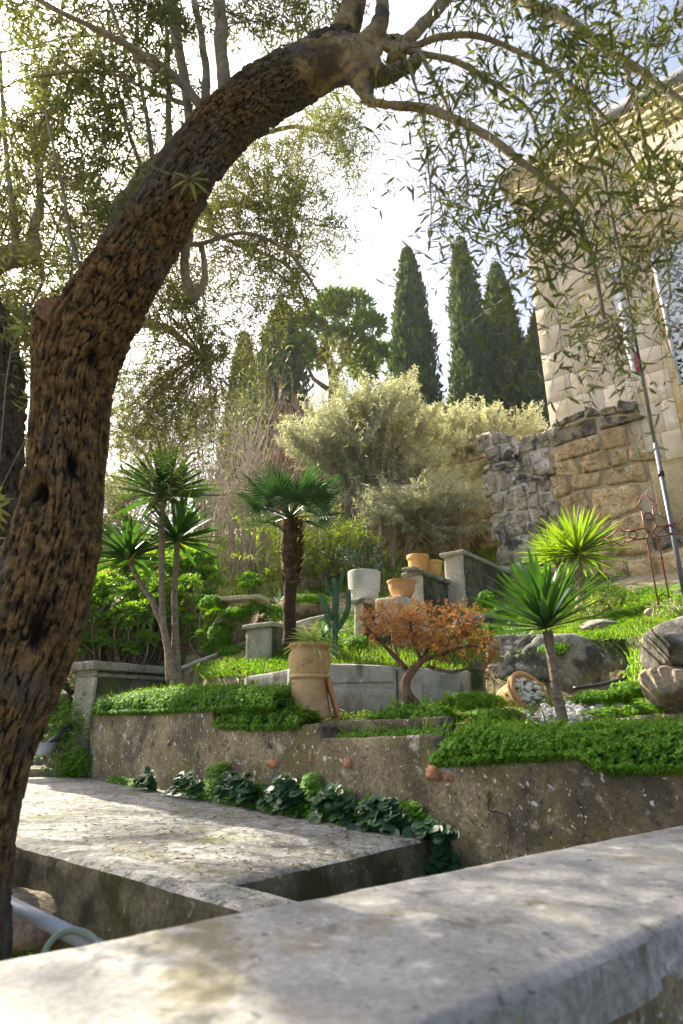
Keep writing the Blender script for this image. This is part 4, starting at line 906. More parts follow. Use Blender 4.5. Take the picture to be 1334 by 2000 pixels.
# ------------------------------------------------------------ the big olive tree in front
rs = np.random.RandomState(21)
ot = thing('olive_tree', PY(-20, 1800, 2.1), 'gnarled leaning olive tree with plated bark framing the left side and top', 'tree')
TRK = [(-75, 1900, 160, 2.1), (-65, 1750, 150, 2.1), (-48, 1600, 158, 2.1), (-18, 1450, 175, 2.1), (28, 1320, 190, 2.1), (60, 1220, 205, 2.1), (95, 1110, 190, 2.1), (118, 1000, 170, 2.1), (130, 900, 164, 2.08), (138, 800, 164, 2.05), (148, 720, 175, 2.0), (180, 640, 180, 1.95), (228, 560, 165, 1.9), (285, 470, 148, 1.85), (335, 390, 140, 1.8), (385, 310, 134, 1.75), (440, 245, 130, 1.72), (510, 190, 128, 1.68), (590, 145, 122, 1.64), (650, 112, 114, 1.6), (695, 92, 96, 1.58)]
TP = bark_trunk(ot, TRK, MT['bark'], seed=3, holes=[(145, 905, 17, .35), (78, 960, 15, .3), (185, 700, 14, .25), (75, 1230, 26, .22)])
# the sawn stump beside the fork
SP_ = bark_trunk(ot, [(125, 760, 100, 2.02), (112, 690, 100, 2.0), (106, 640, 96, 1.95), (106, 606, 92, 1.87)], MT['bark'], 'sawn_stump', nu=90, ds=.008, seed=5, cw=.02, depth=.012)
so = [c for c in ot.children if c.name.startswith('sawn_stump')][0]
ax3 = norm(SP_[-1]-SP_[-6]); u3 = norm(np.cross(ax3, UP)); V, F = lathe([(.001, .006), (.04, .007), (.066, .002)], 30, SP_[-1], [u3, np.cross(ax3, u3), ax3], amp=.05); obj('cut_face', V, F, MT['cutwood'], so)
limbs = [TP[len(TP)//2:]]
def L_(q, m=MT['limb'], **k): P = limb(ot, q, m, **k); limbs.append(P); return P
# knot: smooth wood cluster at the end of the trunk, broken stub and hole
KN = [[(560, 160, 100, 1.66), (610, 135, 104, 1.62), (650, 118, 96, 1.59), (690, 118, 84, 1.56), (730, 140, 60, 1.54), (780, 138, 34, 1.52), (824, 118, 18, 1.5)],
      [(690, 140, 60, 1.56), (715, 110, 46, 1.55), (745, 84, 26, 1.55), (775, 76, 20, 1.55), (802, 92, 22, 1.54), (812, 122, 20, 1.51)],
      [(735, 80, 14, 1.52), (740, 110, 15, 1.5), (738, 145, 20, 1.5)], [(790, 130, 18, 1.52), (806, 142, 12, 1.5), (812, 138, 6, 1.49)],
      [(640, 125, 70, 1.62), (662, 80, 62, 1.6), (686, 30, 50, 1.58), (700, -40, 44, 1.56)], [(690, 140, 50, 1.55), (706, 95, 46, 1.53), (736, 60, 38, 1.52), (747, 20, 32, 1.52), (744, -40, 30, 1.5)],
      [(700, 140, 60, 1.56), (712, 172, 36, 1.53), (724, 198, 24, 1.52), (765, 205, 19, 1.5), (830, 212, 17, 1.48)], [(735, 90, 20, 1.52), (790, 96, 13, 1.5), (860, 74, 11, 1.48)], [(755, 95, 18, 1.54), (800, 75, 20, 1.55), (830, 45, 20, 1.6), (880, -10, 20, 1.62)]]
kb = B()
for q in KN: P, R = limbpts(q, 10); V, F, T = tube(P, R, 18); kb.add(V, F, T)
ko = kb.build('branch_knot', MT['knot'], ot); md = ko.modifiers.new('r', 'REMESH'); md.mode = 'VOXEL'; md.voxel_size = .0042; ms_ = ko.modifiers.new('s', 'SMOOTH'); ms_.iterations = 7; ms_.factor = .6
bpy.context.view_layer.update(); me2 = bpy.data.meshes.new_from_object(ko.evaluated_get(bpy.context.evaluated_depsgraph_get())); ko.modifiers.clear(); ko.data = me2; me2.name = 'branch_knot'
co = np.empty(len(me2.vertices)*3, np.float32); me2.vertices.foreach_get('co', co); co = co.reshape(-1, 3); nr = np.empty(len(co)*3, np.float32); me2.vertices.foreach_get('normal', nr); nr = nr.reshape(-1, 3)
kw = co+wloc(ot); hol = np.exp(-((kw-PY(752, 118, 1.50))**2).sum(1)/.028**2)*.03
co = co+nr*(.010*fbm(kw, 11, 4, 3)+.006*fbm(kw, 40, 3, 4)-.006*np.clip(fbm(kw*np.array([1, 1, .5]), 26, 2, 6)-.2, 0, 1)*3-hol)[:, None]; me2.vertices.foreach_set('co', co.ravel().astype(np.float32)); me2.polygons.foreach_set('use_smooth', np.ones(len(me2.polygons), bool)); me2.update()
L_([(770, 115, 34, 1.52), (800, 75, 26, 1.55), (830, 45, 26, 1.6), (880, -10, 24, 1.62)], k=12, seed=6)
L_([(765, 205, 18, 1.5), (830, 212, 19, 1.48), (895, 235, 18, 1.46), (960, 272, 17, 1.44), (1020, 318, 15, 1.42), (1085, 370, 14, 1.40), (1130, 430, 11, 1.38), (1160, 520, 9, 1.37), (1180, 620, 7, 1.36)], k=12, seed=7)
L_([(745, 85, 18, 1.52), (800, 92, 14, 1.5), (860, 72, 13, 1.48), (930, 68, 12, 1.46), (1000, 95, 11, 1.45), (1080, 140, 10, 1.42), (1180, 230, 8, 1.4), (1260, 350, 6, 1.4)], k=8, seed=8)
L_([(760, 90, 16, 1.52), (820, 105, 13, 1.5), (890, 120, 12, 1.5), (970, 165, 10, 1.5), (1030, 215, 8, 1.5), (1060, 290, 6, 1.5)], k=8, seed=9)
L_([(930, -60, 30, 1.7), (1020, -5, 26, 1.65), (1120, 50, 22, 1.6), (1220, 120, 18, 1.55), (1320, 190, 15, 1.5), (1420, 280, 12, 1.45)], k=10, seed=10)
L_([(815, 95, 12, 1.5), (845, 150, 10, 1.48), (880, 220, 8, 1.46), (905, 300, 6, 1.46), (915, 380, 4, 1.46)], k=6, seed=11)
L_([(800, 130, 7, 1.5), (820, 200, 6, 1.48), (834, 300, 4, 1.47), (842, 400, 3, 1.46), (838, 490, 2, 1.46)], k=6, seed=12)
L_([(1120, 50, 12, 1.6), (1150, 200, 9, 1.5), (1180, 350, 7, 1.45), (1215, 520, 6, 1.42), (1240, 660, 4, 1.4)], k=6, seed=13)
L_([(1220, 120, 11, 1.55), (1255, 260, 8, 1.5), (1290, 420, 7, 1.45), (1310, 580, 5, 1.42)], k=6, seed=14)
# shoots rising from the leaning trunk
L_([(448, 215, 36, 1.72), (440, 150, 30, 1.7), (432, 70, 28, 1.7), (428, -40, 27, 1.7)], k=12, seed=15)
L_([(405, 240, 22, 1.76), (402, 150, 17, 1.78), (392, 60, 15, 1.8), (372, -40, 15, 1.8)], k=8, seed=16)
L_([(375, 275, 24, 1.78), (366, 190, 20, 1.8), (348, 90, 20, 1.84), (330, -40, 20, 1.88)], k=8, seed=17)
L_([(395, 215, 20, 1.74), (345, 150, 15, 1.7), (280, 105, 13, 1.66), (180, 55, 11, 1.62), (90, 10, 10, 1.6), (30, -30, 9, 1.6)], k=8, seed=18)
L_([(400, 210, 14, 1.74), (330, 150, 9, 1.74), (250, 90, 8, 1.74), (200, -30, 7, 1.74)], k=6, seed=19)
L_([(375, 210, 12, 1.8), (300, 180, 8, 1.8), (200, 140, 7, 1.8), (60, 150, 5, 1.8)], k=6, seed=20)
L_([(185, 560, 52, 2.12), (205, 500, 46, 2.15), (232, 430, 40, 2.2), (262, 370, 36, 2.25), (298, 322, 30, 2.3), (328, 290, 18, 2.3), (330, 200, 12, 2.3), (325, 60, 9, 2.3)], k=16, seed=21)
L_([(195, 590, 13, 1.9), (165, 540, 10, 1.9), (140, 470, 9, 1.9), (120, 360, 7, 1.92), (90, 220, 6, 1.95)], k=6, seed=22)
L_([(285, 345, 11, 2.3), (255, 270, 9, 2.3), (225, 150, 7, 2.3), (210, 20, 6, 2.3)], k=6, seed=23)
L_([(300, 330, 12, 2.3), (290, 250, 10, 2.35), (270, 120, 8, 2.4), (268, -20, 7, 2.4)], k=6, seed=24)
# hooked bare stub under the trunk
L_([(372, 455, 16, 1.9), (362, 490, 20, 1.92), (361, 530, 19, 1.93), (370, 568, 20, 1.94), (380, 580, 16, 1.94), (398, 552, 14, 1.94), (399, 510, 13, 1.94), (394, 480, 12, 1.94)], k=10, seed=25)
L_([(355, 480, 12, 1.92), (400, 475, 9, 1.92), (480, 455, 8, 1.92), (560, 490, 7, 1.95), (620, 570, 5, 2.0), (640, 640, 3, 2.0)], k=6, seed=26)
T1 = np.concatenate([
    ell(rs, 980, 90, 240, 110, 22, 1.7, 2.5), ell(rs, 1240, 110, 190, 150, 22, 1.6, 2.4), ell(rs, 1180, 310, 200, 150, 16, 1.6, 2.3),
    ell(rs, 1120, 500, 120, 120, 5, 1.6, 2.1), ell(rs, 1250, 500, 110, 160, 7, 1.6, 2.1), ell(rs, 1180, 650, 80, 50, 5, 1.65, 2.0),
    ell(rs, 870, 250, 60, 130, 7, 1.75, 2.2), ell(rs, 850, 420, 30, 70, 3, 1.75, 2.1), ell(rs, 960, 380, 60, 90, 6, 1.7, 2.1), ell(rs, 1300, 660, 40, 40, 2, 1.7, 2.0), ell(rs, 1000, 480, 30, 40, 2, 1.7, 2.0)])
foliage(ot, limbs[1:], T1, rs, MT['olive'], kt=6, Lt=(.14, .36), droop=.6, nl=6, Ll=(.030, .056), Wl=(.16, .22), arch=.10, br=.004, tr=.0012)
T2 = np.concatenate([ell(rs, 190, 120, 210, 170, 38, 2.4, 3.8), ell(rs, 560, 30, 130, 60, 16, 2.3, 3.2), ell(rs, 160, 330, 160, 180, 28, 2.5, 3.8), ell(rs, 330, 90, 120, 120, 14, 2.5, 3.5)])
foliage(ot, limbs, T2, rs, MT['olive'], kt=8, Lt=(.12, .30), droop=.2, nl=8, Ll=(.032, .055), Wl=(.17, .25), arch=.12, n_parts=0, br=.005, tr=.0013)
# a close green sprig in front of the trunk
c0_ = PD(370, 350, 1.42); V, F = tubes_many(bez(PD(290, 320, 1.5)[None], PD(330, 345, 1.45)[None], c0_[None], 6), .0016, .001, 4); tag(B().add(V, F).build('twigs', MT['twig'], ot), kind='stuff')
an = np.radians([200, 235, 290, 330, 5, 40, 150]); ri_ = np.array([1., 0, 0]); up_ = np.array([0, -SP, CP]); D = np.array([ri_*math.cos(a)+up_*math.sin(a) for a in an]); n_ = np.tile(np.array([0, -CP, -SP])*.6+UP*.7, (7, 1))
V, F = leaves(np.tile(c0_, (7, 1))+D*.004, D, n_, np.array([.05, .045, .05, .055, .05, .04, .045]), np.full(7, .012), .2, .15); obj('sprig_leaves', V, F, MT['olive'], ot)
# ------------------------------------------------------------ second olive at the left edge, third olive behind
o2 = thing('olive_tree', PY(-60, 1500, 2.9), 'dark second olive trunk half hidden behind the big olive at the left edge', 'tree')
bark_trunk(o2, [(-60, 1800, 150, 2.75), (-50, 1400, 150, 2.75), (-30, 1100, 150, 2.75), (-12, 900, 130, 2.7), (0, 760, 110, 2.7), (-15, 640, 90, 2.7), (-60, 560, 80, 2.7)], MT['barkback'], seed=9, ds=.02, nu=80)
l2 = [limb(o2, [(-60, 560, 80, 2.75), (-20, 520, 55, 2.8), (20, 498, 46, 2.8), (55, 488, 38, 2.8), (66, 450, 22, 2.8), (80, 380, 14, 2.85), (60, 250, 9, 2.9)], MT['limb'], seed=31, k=14),
      limb(o2, [(30, 495, 20, 2.8), (25, 400, 12, 2.85), (10, 280, 9, 2.9), (0, 100, 7, 3.)], MT['limb'], seed=32, k=8),
      limb(o2, [(60, 480, 12, 2.8), (85, 540, 8, 2.85), (60, 600, 6, 2.9)], MT['limb'], seed=33, k=6)]
rs = np.random.RandomState(22)
T = np.concatenate([ell(rs, 120, 300, 230, 330, 50, 3.0, 5.0), ell(rs, 20, 480, 90, 220, 14, 3.8, 5.4), ell(rs, 20, 600, 60, 120, 8, 3.0, 4.0), ell(rs, -60, 650, 60, 300, 8, 3.8, 5.0), ell(rs, 10, 1010, 18, 60, 2, 2.2, 2.4)])
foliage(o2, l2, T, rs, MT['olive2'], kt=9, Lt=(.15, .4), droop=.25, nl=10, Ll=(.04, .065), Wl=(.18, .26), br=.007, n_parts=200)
o3b = PY(60, 1300, 6.6)
o3 = thing('olive_tree', o3b, 'third olive tree behind, its fine drooping foliage filling the gap under the leaning trunk', 'tree')
l3 = [limb(o3, [(60, 1330, 120, 6.6), (80, 1100, 90, 6.4), (110, 900, 80, 6.1), (150, 700, 60, 5.8), (230, 560, 40, 5.4), (330, 450, 26, 5.0), (430, 400, 16, 4.8), (520, 410, 10, 4.7)], MT['limb'], 'trunk', seed=41, k=14),
      limb(o3, [(150, 700, 40, 5.8), (240, 640, 26, 5.4), (320, 640, 16, 5.1), (400, 700, 9, 4.9)], MT['limb'], seed=42, k=8),
      limb(o3, [(380, 440, 10, 4.9), (470, 480, 8, 4.7), (560, 520, 6, 4.6), (610, 620, 4, 4.5)], MT['limb'], seed=43, k=6),
      limb(o3, [(330, 450, 16, 5.0), (450, 300, 12, 4.8), (560, 250, 9, 4.6), (640, 260, 6, 4.5)], MT['limb'], seed=44, k=6)]
rs = np.random.RandomState(23)
T = np.concatenate([ell(rs, 540, 320, 150, 110, 42, 5.0, 6.6), ell(rs, 440, 430, 130, 130, 40, 4.8, 6.2), ell(rs, 560, 430, 110, 60, 18, 5.0, 6.0), ell(rs, 430, 600, 90, 110, 14, 4.9, 6.0),
                    ell(rs, 310, 700, 130, 170, 56, 4.8, 6.8), ell(rs, 250, 430, 110, 160, 26, 4.4, 6.0), ell(rs, 340, 850, 110, 70, 22, 5.0, 6.4), ell(rs, 440, 560, 120, 110, 10, 5., 6.2), ell(rs, 600, 560, 60, 70, 9, 4.9, 5.4), ell(rs, 660, 230, 50, 40, 10, 5.0, 5.6), ell(rs, 460, 720, 60, 70, 6, 5., 5.6),
                    ell(rs, 640, 700, 70, 50, 4, 4.9, 5.2), ell(rs, 60, 650, 200, 330, 80, 5.2, 7.2), ell(rs, -200, 500, 250, 400, 50, 5.5, 8.)])
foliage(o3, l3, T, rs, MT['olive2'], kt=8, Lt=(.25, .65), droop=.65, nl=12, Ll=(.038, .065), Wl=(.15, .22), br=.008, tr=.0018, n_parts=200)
# ------------------------------------------------------------ distant cypresses and pine
def spire(P, h, r, label, m, seed, name='cypress_tree', n=5200, prof=None, sz=(.22, .42), group=None, lean=0., trunk=True, lobes=.34):
    t = thing(name, P, label, 'tree', group); P = np.array(P); rs = np.random.RandomState(seed)
    V, F, T = tube([P-UP*1, P+UP*h*.5, P+UP*h*.95], [r*.10, r*.07, .02], 8); B().add(V, F, T).build('trunk', MT['bonsaibark'], t)
    u = rs.rand(n)**.85; a = rs.uniform(0, 2*np.pi, n); f = prof or (lambda q: np.clip(np.minimum((q+.05)/.22, 1)**.5*(1-q)**.62*1.12, .02, 1))
    q = np.stack([np.cos(a)*1.1, np.sin(a)*1.1, u*h/r*.55], -1); lob = 1+lobes*fbm(q+seed, 1.5, 3, seed)*1.6+.34*fbm(q, 5, 2, seed)
    rr = r*f(u)*lob*(.50+.62*rs.rand(n)**.8); X = P+np.stack([np.cos(a)*rr+lean*u*h, np.sin(a)*rr, u*h], -1)
    D = norm(np.stack([np.cos(a)*.35, np.sin(a)*.35, np.full(n, 1.)], -1)+.35*rs.normal(size=(n, 3))); N = norm(np.stack([np.cos(a), np.sin(a), 0*a], -1)+.7*rs.normal(size=(n, 3)))
    L = rs.uniform(*sz, n); V, F = leaves(X, D, N, L, L*.42, .3, .1); tag(obj('crown', V, F, m, t), kind='stuff')
    # hidden solid core so that the sky only shows at the edge
    uu, aa = np.meshgrid(np.linspace(.0, .97, 40), np.linspace(0, 2*np.pi, 24, endpoint=False), indexing='ij'); qq = np.stack([np.cos(aa)*1.1, np.sin(aa)*1.1, uu*h/r*.55], -1)
    rc = r*f(uu)*(1+lobes*fbm(qq+seed, 1.5, 3, seed)*1.6)*.66; V = P+np.stack([np.cos(aa)*rc+lean*uu*h, np.sin(aa)*rc, uu*h], -1); obj('inner_crown', V.reshape(-1, 3), grid_faces(40, 24, True), m, t)
    return t
def far(px, py, Y): return PY(px, py, Y)
for i, (px, py, wpx, Y, lab, ln) in enumerate([(795, 492, 98, 30, 'broad dark cypress, leftmost of the spires against the sky', .0), (898, 470, 84, 31, 'tall slim cypress with the highest pointed tip, second from the left', .0), (968, 522, 106, 32, 'pointed cypress just left of the cream building, third of the spires', .0), (1052, 610, 90, 29, 'cypress mostly hidden behind the corner of the building', .0), (552, 598, 120, 27, 'dark conical cypress seen through the olive branches', .0), (478, 660, 60, 30, 'slim distant cypress nearly hidden by hanging olive foliage', .0)]):
    top = far(px, py, Y); zb = 6.8; h = top[2]-zb; r = wpx/2*project(PY(px+8, 700, Y))[2]/FPX*1.32; b0_ = np.array([top[0], Y, zb])
    spire(b0_, h, r, lab, MT['cypress'], 60+i, group=None, n=12000 if i < 4 else 8000, sz=(.25, .50))
# umbrella-like pine between them
pb = far(650, 790, 27); pt_ = thing('pine_tree', (pb[0], 27, 7), 'bushy pine with a bare forked trunk between the cypresses', 'tree')
V, F, T = tube([[pb[0], 27, 6.5], PY(652, 740, 27), PY(640, 690, 27), PY(630, 640, 27)], [.35, .28, .2, .1], 10); B().add(V, F, T).build('trunk', MT['bonsaibark'], pt_)
for q in ([(652, 740), (680, 690), (700, 640)], [(645, 710), (610, 680), (590, 640)], [(640, 760), (612, 740), (600, 715)]):
    V, F, T = tube([PY(a, b_, 27) for a, b_ in q], [.16, .11, .06], 8); B().add(V, F, T).build('branch', MT['bonsaibark'], pt_)
rs = np.random.RandomState(8); Xs = []
for (cx_, cy_, rr_) in ((600, 640, 34), (640, 610, 38), (690, 600, 40), (720, 640, 34), (610, 700, 26), (700, 690, 34), (735, 690, 24), (660, 660, 30), (655, 590, 28), (590, 672, 20), (712, 725, 26)):
    c = PY(cx_, cy_, 27+rs.uniform(-1, 1)); R_ = rr_*project(c)[2]/FPX; D = rnd_dir(rs, 700, .3); Xs.append((c+D*np.array([1, 1, .7])*R_*(rs.rand(700, 1)**.4), D))
X = np.concatenate([a for a, _ in Xs]); D = np.concatenate([a for _, a in Xs]); L = rs.uniform(.2, .42, len(X))
V, F = leaves(X, norm(D+UP*.4+.5*rs.normal(size=D.shape)), rnd_dir(rs, len(X)), L, L*.4, .3); tag(obj('crown', V, F, MT['pine'], pt_), kind='stuff')
# ------------------------------------------------------------ silvery olives on the slope
def silver(px, py, Y, tops, label, seed, ntw=9, nl=12, n_parts=0, m=MT['silver'], Ll=(.05, .085), tagc='tree', name='olive_bush', Lt=(.25, .55), stem=.05, up=.5, base=None, spread=.6, tw=MT['drytwig'], bare=.2, lo=.45):
    b0_ = PY(px, py, Y); t = thing(name, b0_, label, tagc); rs = np.random.RandomState(seed)
    tg = np.concatenate([ell(rs, cx, cy, rx, ry, n, 1, 1) for cx, cy, rx, ry, n in tops])
    x, y, _ = project(tg); Ys = Y+rs.uniform(-.9, .9, len(tg))*(.35+.65*(rs.rand(len(tg)))); tg = np.array([PY(a, b_, q) for a, b_, q in zip(x, y, Ys)])
    S = np.repeat(b0_[None], len(tg), 0)+rs.normal(size=tg.shape)*np.array([.12, .12, 0]); ln = np.linalg.norm(tg-S, axis=1)
    C = S+(tg-S)*np.array([.25, .25, .7])+.08*ln[:, None]*rs.normal(size=S.shape); BR = bez(S, C, tg, 9)
    b = B(); V, F = tubes_many(BR, stem*rs.uniform(.2, .5, len(tg)), .003, 5); b.add(V, F)
    TW = twigs_on(BR, rs, ntw, Lt, .05, lo=lo, up=up, side=.75); V, F = tubes_many(TW, .004, .0015, 3); b.add(V, F); tag(b.build('branches', tw, t), kind='stuff')
    P, D, N, L, W = leaves_on(TW, rs, nl, Ll, (.2, .3), spread=spread); put_leaves(t, P, D, N, L, W, m, n_parts)
    return t
silver(735, 1095, 10.3, [(690, 830, 110, 70, 60), (640, 860, 80, 60, 30), (760, 810, 100, 60, 50), (730, 920, 140, 70, 80), (800, 900, 110, 110, 60), (700, 1010, 90, 50, 34), (860, 980, 90, 60, 40), (600, 860, 50, 40, 14), (760, 1000, 90, 40, 24)], 'large silvery olive bush glowing in the backlight above the pots', 71, nl=16, ntw=14, Ll=(.06, .10), m=MT['silver'])
silver(925, 1030, 11.2, [(930, 850, 80, 50, 50), (900, 930, 60, 70, 40), (990, 840, 60, 35, 24), (960, 900, 50, 50, 20), (860, 840, 40, 50, 18), (1040, 850, 25, 20, 8)], 'smaller silvery olive bush directly left of the ruined wall', 72, nl=15, ntw=14, Ll=(.06, .10))
silver(820, 1010, 9.0, [(800, 975, 90, 30, 30), (900, 960, 70, 35, 26), (740, 1000, 60, 35, 16), (850, 1020, 90, 30, 14)], 'silvery olive shoots hanging over the ochre rock wall behind the pots', 73, ntw=9, nl=12, Ll=(.05, .085), Lt=(.2, .4), stem=.02, up=.1)
# ------------------------------------------------------------ bare shrubs and brush on the hillside
def bare(px, py, Y, spreadpx, hpx, n, label, seed, m=MT['drytwig'], name='bare_shrub'):
    rs = np.random.RandomState(seed); b0_ = PY(px, py, Y); t = thing(name, b0_, label, 'shrub')
    tg = np.array([PY(px+spreadpx*rs.normal()*.6, py-hpx*rs.uniform(.45, 1), Y+rs.uniform(-.5, .5)) for _ in range(n)]); S = b0_+rs.normal(size=(n, 3))*np.array([.25, .2, .0])
    C = S+(tg-S)*np.array([.15, .15, .6]); BR = bez(S, C, tg, 9)+np.cumsum(rs.normal(size=(n, 9, 3)), 1)*.015
    b = B(); V, F = tubes_many(BR, .016, .003, 4); b.add(V, F); TW = twigs_on(BR, rs, 7, (.25, .7), -.15, lo=.25, side=.6, up=.3); V, F = tubes_many(TW, .005, .0015, 3); b.add(V, F)
    T3 = twigs_on(TW, rs, 2, (.1, .3), 0, lo=.3, side=.8); V, F = tubes_many(T3, .003, .001, 3); b.add(V, F); tag(b.build('branches', m, t), kind='stuff'); return t
bare(500, 1120, 9.8, 95, 350, 46, 'leafless pale shrub between the yuccas and the fan palm', 81)
bare(440, 1130, 9.0, 50, 300, 26, 'leafless brown shrub just right of the tall yucca', 82)
bare(560, 1080, 11.5, 90, 330, 50, 'reddish leafless thicket on the slope above the fan palm', 83, MT['redtwig'])
bare(400, 1050, 12.5, 90, 260, 44, 'grey leafless brush high on the slope behind the yuccas', 84)
bare(640, 1130, 9.2, 60, 150, 20, 'low bare twigs under the silvery olive', 85)
# dry vine tangle hanging on the rock wall
rs = np.random.RandomState(86); n = 30; t = thing('dry_vine', PY(800, 1120, 9.0), 'dry leafless vine tangle hanging over the ochre rock wall', 'vine')
S = np.array([PY(690+300*rs.rand(), 985+40*rs.rand(), 8.9+.25*rs.rand()) for _ in range(n)]); E = S+np.c_[rs.normal(size=n)*.35, -.1*rs.rand(n), -rs.uniform(.4, 1.3, n)]; C = S+np.c_[rs.normal(size=n)*.5, -.3*rs.rand(n), .35*rs.rand(n)]
BR = bez(S, C, E, 12)+np.cumsum(rs.normal(size=(n, 12, 3)), 1)*.01; b = B(); V, F = tubes_many(BR, rs.uniform(.008, .016, n), .004, 5); b.add(V, F); TW = twigs_on(BR, rs, 5, (.1, .35), .3, lo=.1); V, F = tubes_many(TW, .004, .001, 3); b.add(V, F); b.build('vine_stems', MT['drytwig'], t)
for k, (x0, x1, w) in enumerate(((772, 768, .03), (748, 740, .04), (905, 895, .02))):
    V, F, T = tube(catmull([PY(x0, 1130, 8.6), PY(x0-6, 1080, 8.6), PY(x1+5, 1030, 8.7), PY(x1, 985, 8.8)], 6), w, 8); tag(B().add(V, F, T).build('slender_tree', MT['limb'] if k < 2 else MT['redtwig']), ['thin dark trunk standing in front of the ochre rock wall', 'thicker brown trunk beside the white ribbed pot, before the rock wall', 'slim reddish stem on the ochre rock wall near the stair coping'][k], 'trunk')
# leafy shrubs
silver(610, 1150, 8.6, [(600, 1040, 80, 45, 26), (640, 1080, 80, 50, 30), (570, 1100, 60, 40, 18), (700, 1060, 40, 50, 14), (510, 1050, 40, 50, 10)], 'loose green shrub with yellow-lit leaves behind the fan palm', 91, ntw=6, nl=6, m=MT['shrub'], Ll=(.05, .09), tagc='shrub', name='leafy_shrub', Lt=(.15, .4), stem=.02, n_parts=200, up=.2, spread=.7)
silver(705, 1160, 8.0, [(700, 1085, 30, 25, 9), (720, 1110, 20, 20, 5)], 'small dark glossy shrub just behind the white ribbed pot', 92, ntw=6, nl=7, m=MT['darkleaf'], Ll=(.05, .08), tagc='shrub', name='leafy_shrub', Lt=(.1, .25), stem=.015, n_parts=60)
silver(250, 1080, 10.5, [(240, 960, 90, 60, 34), (330, 930, 80, 60, 30), (400, 1000, 50, 60, 18)], 'dull green bushes on the slope behind the yuccas', 93, ntw=8, nl=9, m=MT['olive2'], Ll=(.05, .08), tagc='shrub', name='hillside_shrub', stem=.02)
silver(330, 900, 13.5, [(300, 800, 120, 70, 40), (430, 820, 70, 60, 24), (250, 860, 60, 60, 20)], 'distant olive-green bushes high on the slope at left', 94, ntw=8, nl=9, m=MT['olive2'], Ll=(.07, .11), tagc='shrub', name='hillside_shrub', stem=.03)
silver(120, 1150, 9.5, [(150, 980, 110, 80, 40), (220, 1040, 80, 50, 26)], 'shaded olive-green bushes seen just right of the big trunk', 97, ntw=8, nl=10, m=MT['olive2'], Ll=(.06, .09), tagc='shrub', name='hillside_shrub', stem=.02)
silver(1180, 1205, 5.6, [(1190, 1175, 45, 18, 22), (1155, 1190, 30, 15, 10)], 'low bright green shrub at the foot of the ruined wall', 95, ntw=6, nl=8, m=MT['shrub'], Ll=(.02, .035), tagc='shrub', name='leafy_shrub', Lt=(.05, .12), stem=.006, n_parts=0, up=.5)
silver(1310, 1210, 4.4, [(1310, 1185, 35, 12, 14)], 'low bright herb growing above the rounded boulder', 96, ntw=6, nl=8, m=MT['grass'], Ll=(.015, .028), tagc='plant', name='leafy_shrub', Lt=(.04, .10), stem=.004, n_parts=0, up=.4)
# ------------------------------------------------------------ yuccas
def blade(m, segs=7, droop=.12, key=0):
    k = ('blade', m.name, droop)
    if k in UNIT: return UNIT[k]
    t = np.linspace(0, 1, segs); w = .5*np.array([.55, .85, 1, .95, .78, .45, .02])[:segs]
    V = []
    for a, q in zip(t, w): V += [[a, -q, .35*q-droop*a*a*25*.0], [a, 0, 0], [a, q, .35*q]]
    V = np.array(V); V[:, 2] -= 0; F = grid_faces(segs, 3); UNIT[k] = mesh('leaf', V, F, m); return UNIT[k]
def blade_mesh(m, curve, segs=8):
    k = ('bl', m.name, curve)
    if k in UNIT: return UNIT[k]
    t = np.linspace(0, 1, segs); w = np.interp(t, [0, .15, .45, .75, .93, 1], [.5, .8, 1, .75, .3, .02])*.5; V = []
    for a, q in zip(t, w):
        c = np.array([a, 0, -curve*a*a]); V += [c+[0, -q*.07, .02*q], c, c+[0, q*.07, .02*q]]
    UNIT[k] = mesh('leaf', np.array(V), grid_faces(segs, 3), m); return UNIT[k]
def rosette(parent, c, n, L, rs, m, W=1., up0=-.35, axis=UP, curves=(.03, .10, .22), power=1., tilt=0.):
    b_ = -wloc(parent); ax = norm(axis); s_ = norm(np.cross(ax, [.3, 1, .1])); q_ = np.cross(ax, s_)
    for i in range(n):
        f = (i+.5)/n; el = math.asin(min(1, max(-1, up0+(1-up0)*f**power))); az = i*2.39996+rs.normal()*.15
        h = s_*math.cos(az)+q_*math.sin(az); D = h*math.cos(el)+ax*math.sin(el); S = norm(np.cross(ax, h)); U = np.cross(D, S)
        ll = L*rs.uniform(.82, 1.1)*(1-.15*f); me = blade_mesh(m, curves[rs.randint(len(curves))])
        ob_ = bpy.data.objects.new('leaf', me); COL.objects.link(ob_); ob_.parent = parent
        ob_.matrix_local = frame_mat(c+D*.015*L+ax*.06*L*f+b_, D, S, U, (ll, ll*W, ll))
def stem(parent, q, m=MT['stemgrey'], k=14, seed=0, name='stem'): return limb(parent, q, m, name, k=k, rough=.05, n=12, seed=seed)
rs = np.random.RandomState(31)
ya = thing('yucca', PY(335, 1335, 5.6), 'tall yucca with three stems and three spiky heads left of the fan palm', 'yucca')
stem(ya, [(345, 1335, 22, 5.55), (328, 1270, 16, 5.55), (317, 1180, 13, 5.55), (316, 1080, 13, 5.55), (319, 975, 12, 5.55)], seed=1)
stem(ya, [(332, 1330, 18, 5.62), (322, 1240, 13, 5.7), (300, 1180, 12, 5.75), (272, 1135, 11, 5.8), (252, 1095, 10, 5.8)], seed=2)
stem(ya, [(347, 1325, 22, 5.7), (343, 1240, 15, 5.75), (342, 1150, 13, 5.8), (344, 1060, 12, 5.8)], seed=3)
rosette(ya, PY(319, 972, 5.55), 84, .60, rs, MT['yucca'], W=1.7, up0=-.02); rosette(ya, PY(250, 1092, 5.8), 72, .56, rs, MT['yucca'], W=1.7, up0=-.1, axis=[-.1, 0, 1]); rosette(ya, PY(344, 1058, 5.8), 72, .56, rs, MT['yucca'], W=1.7, up0=-.2, axis=[.12, 0, 1])
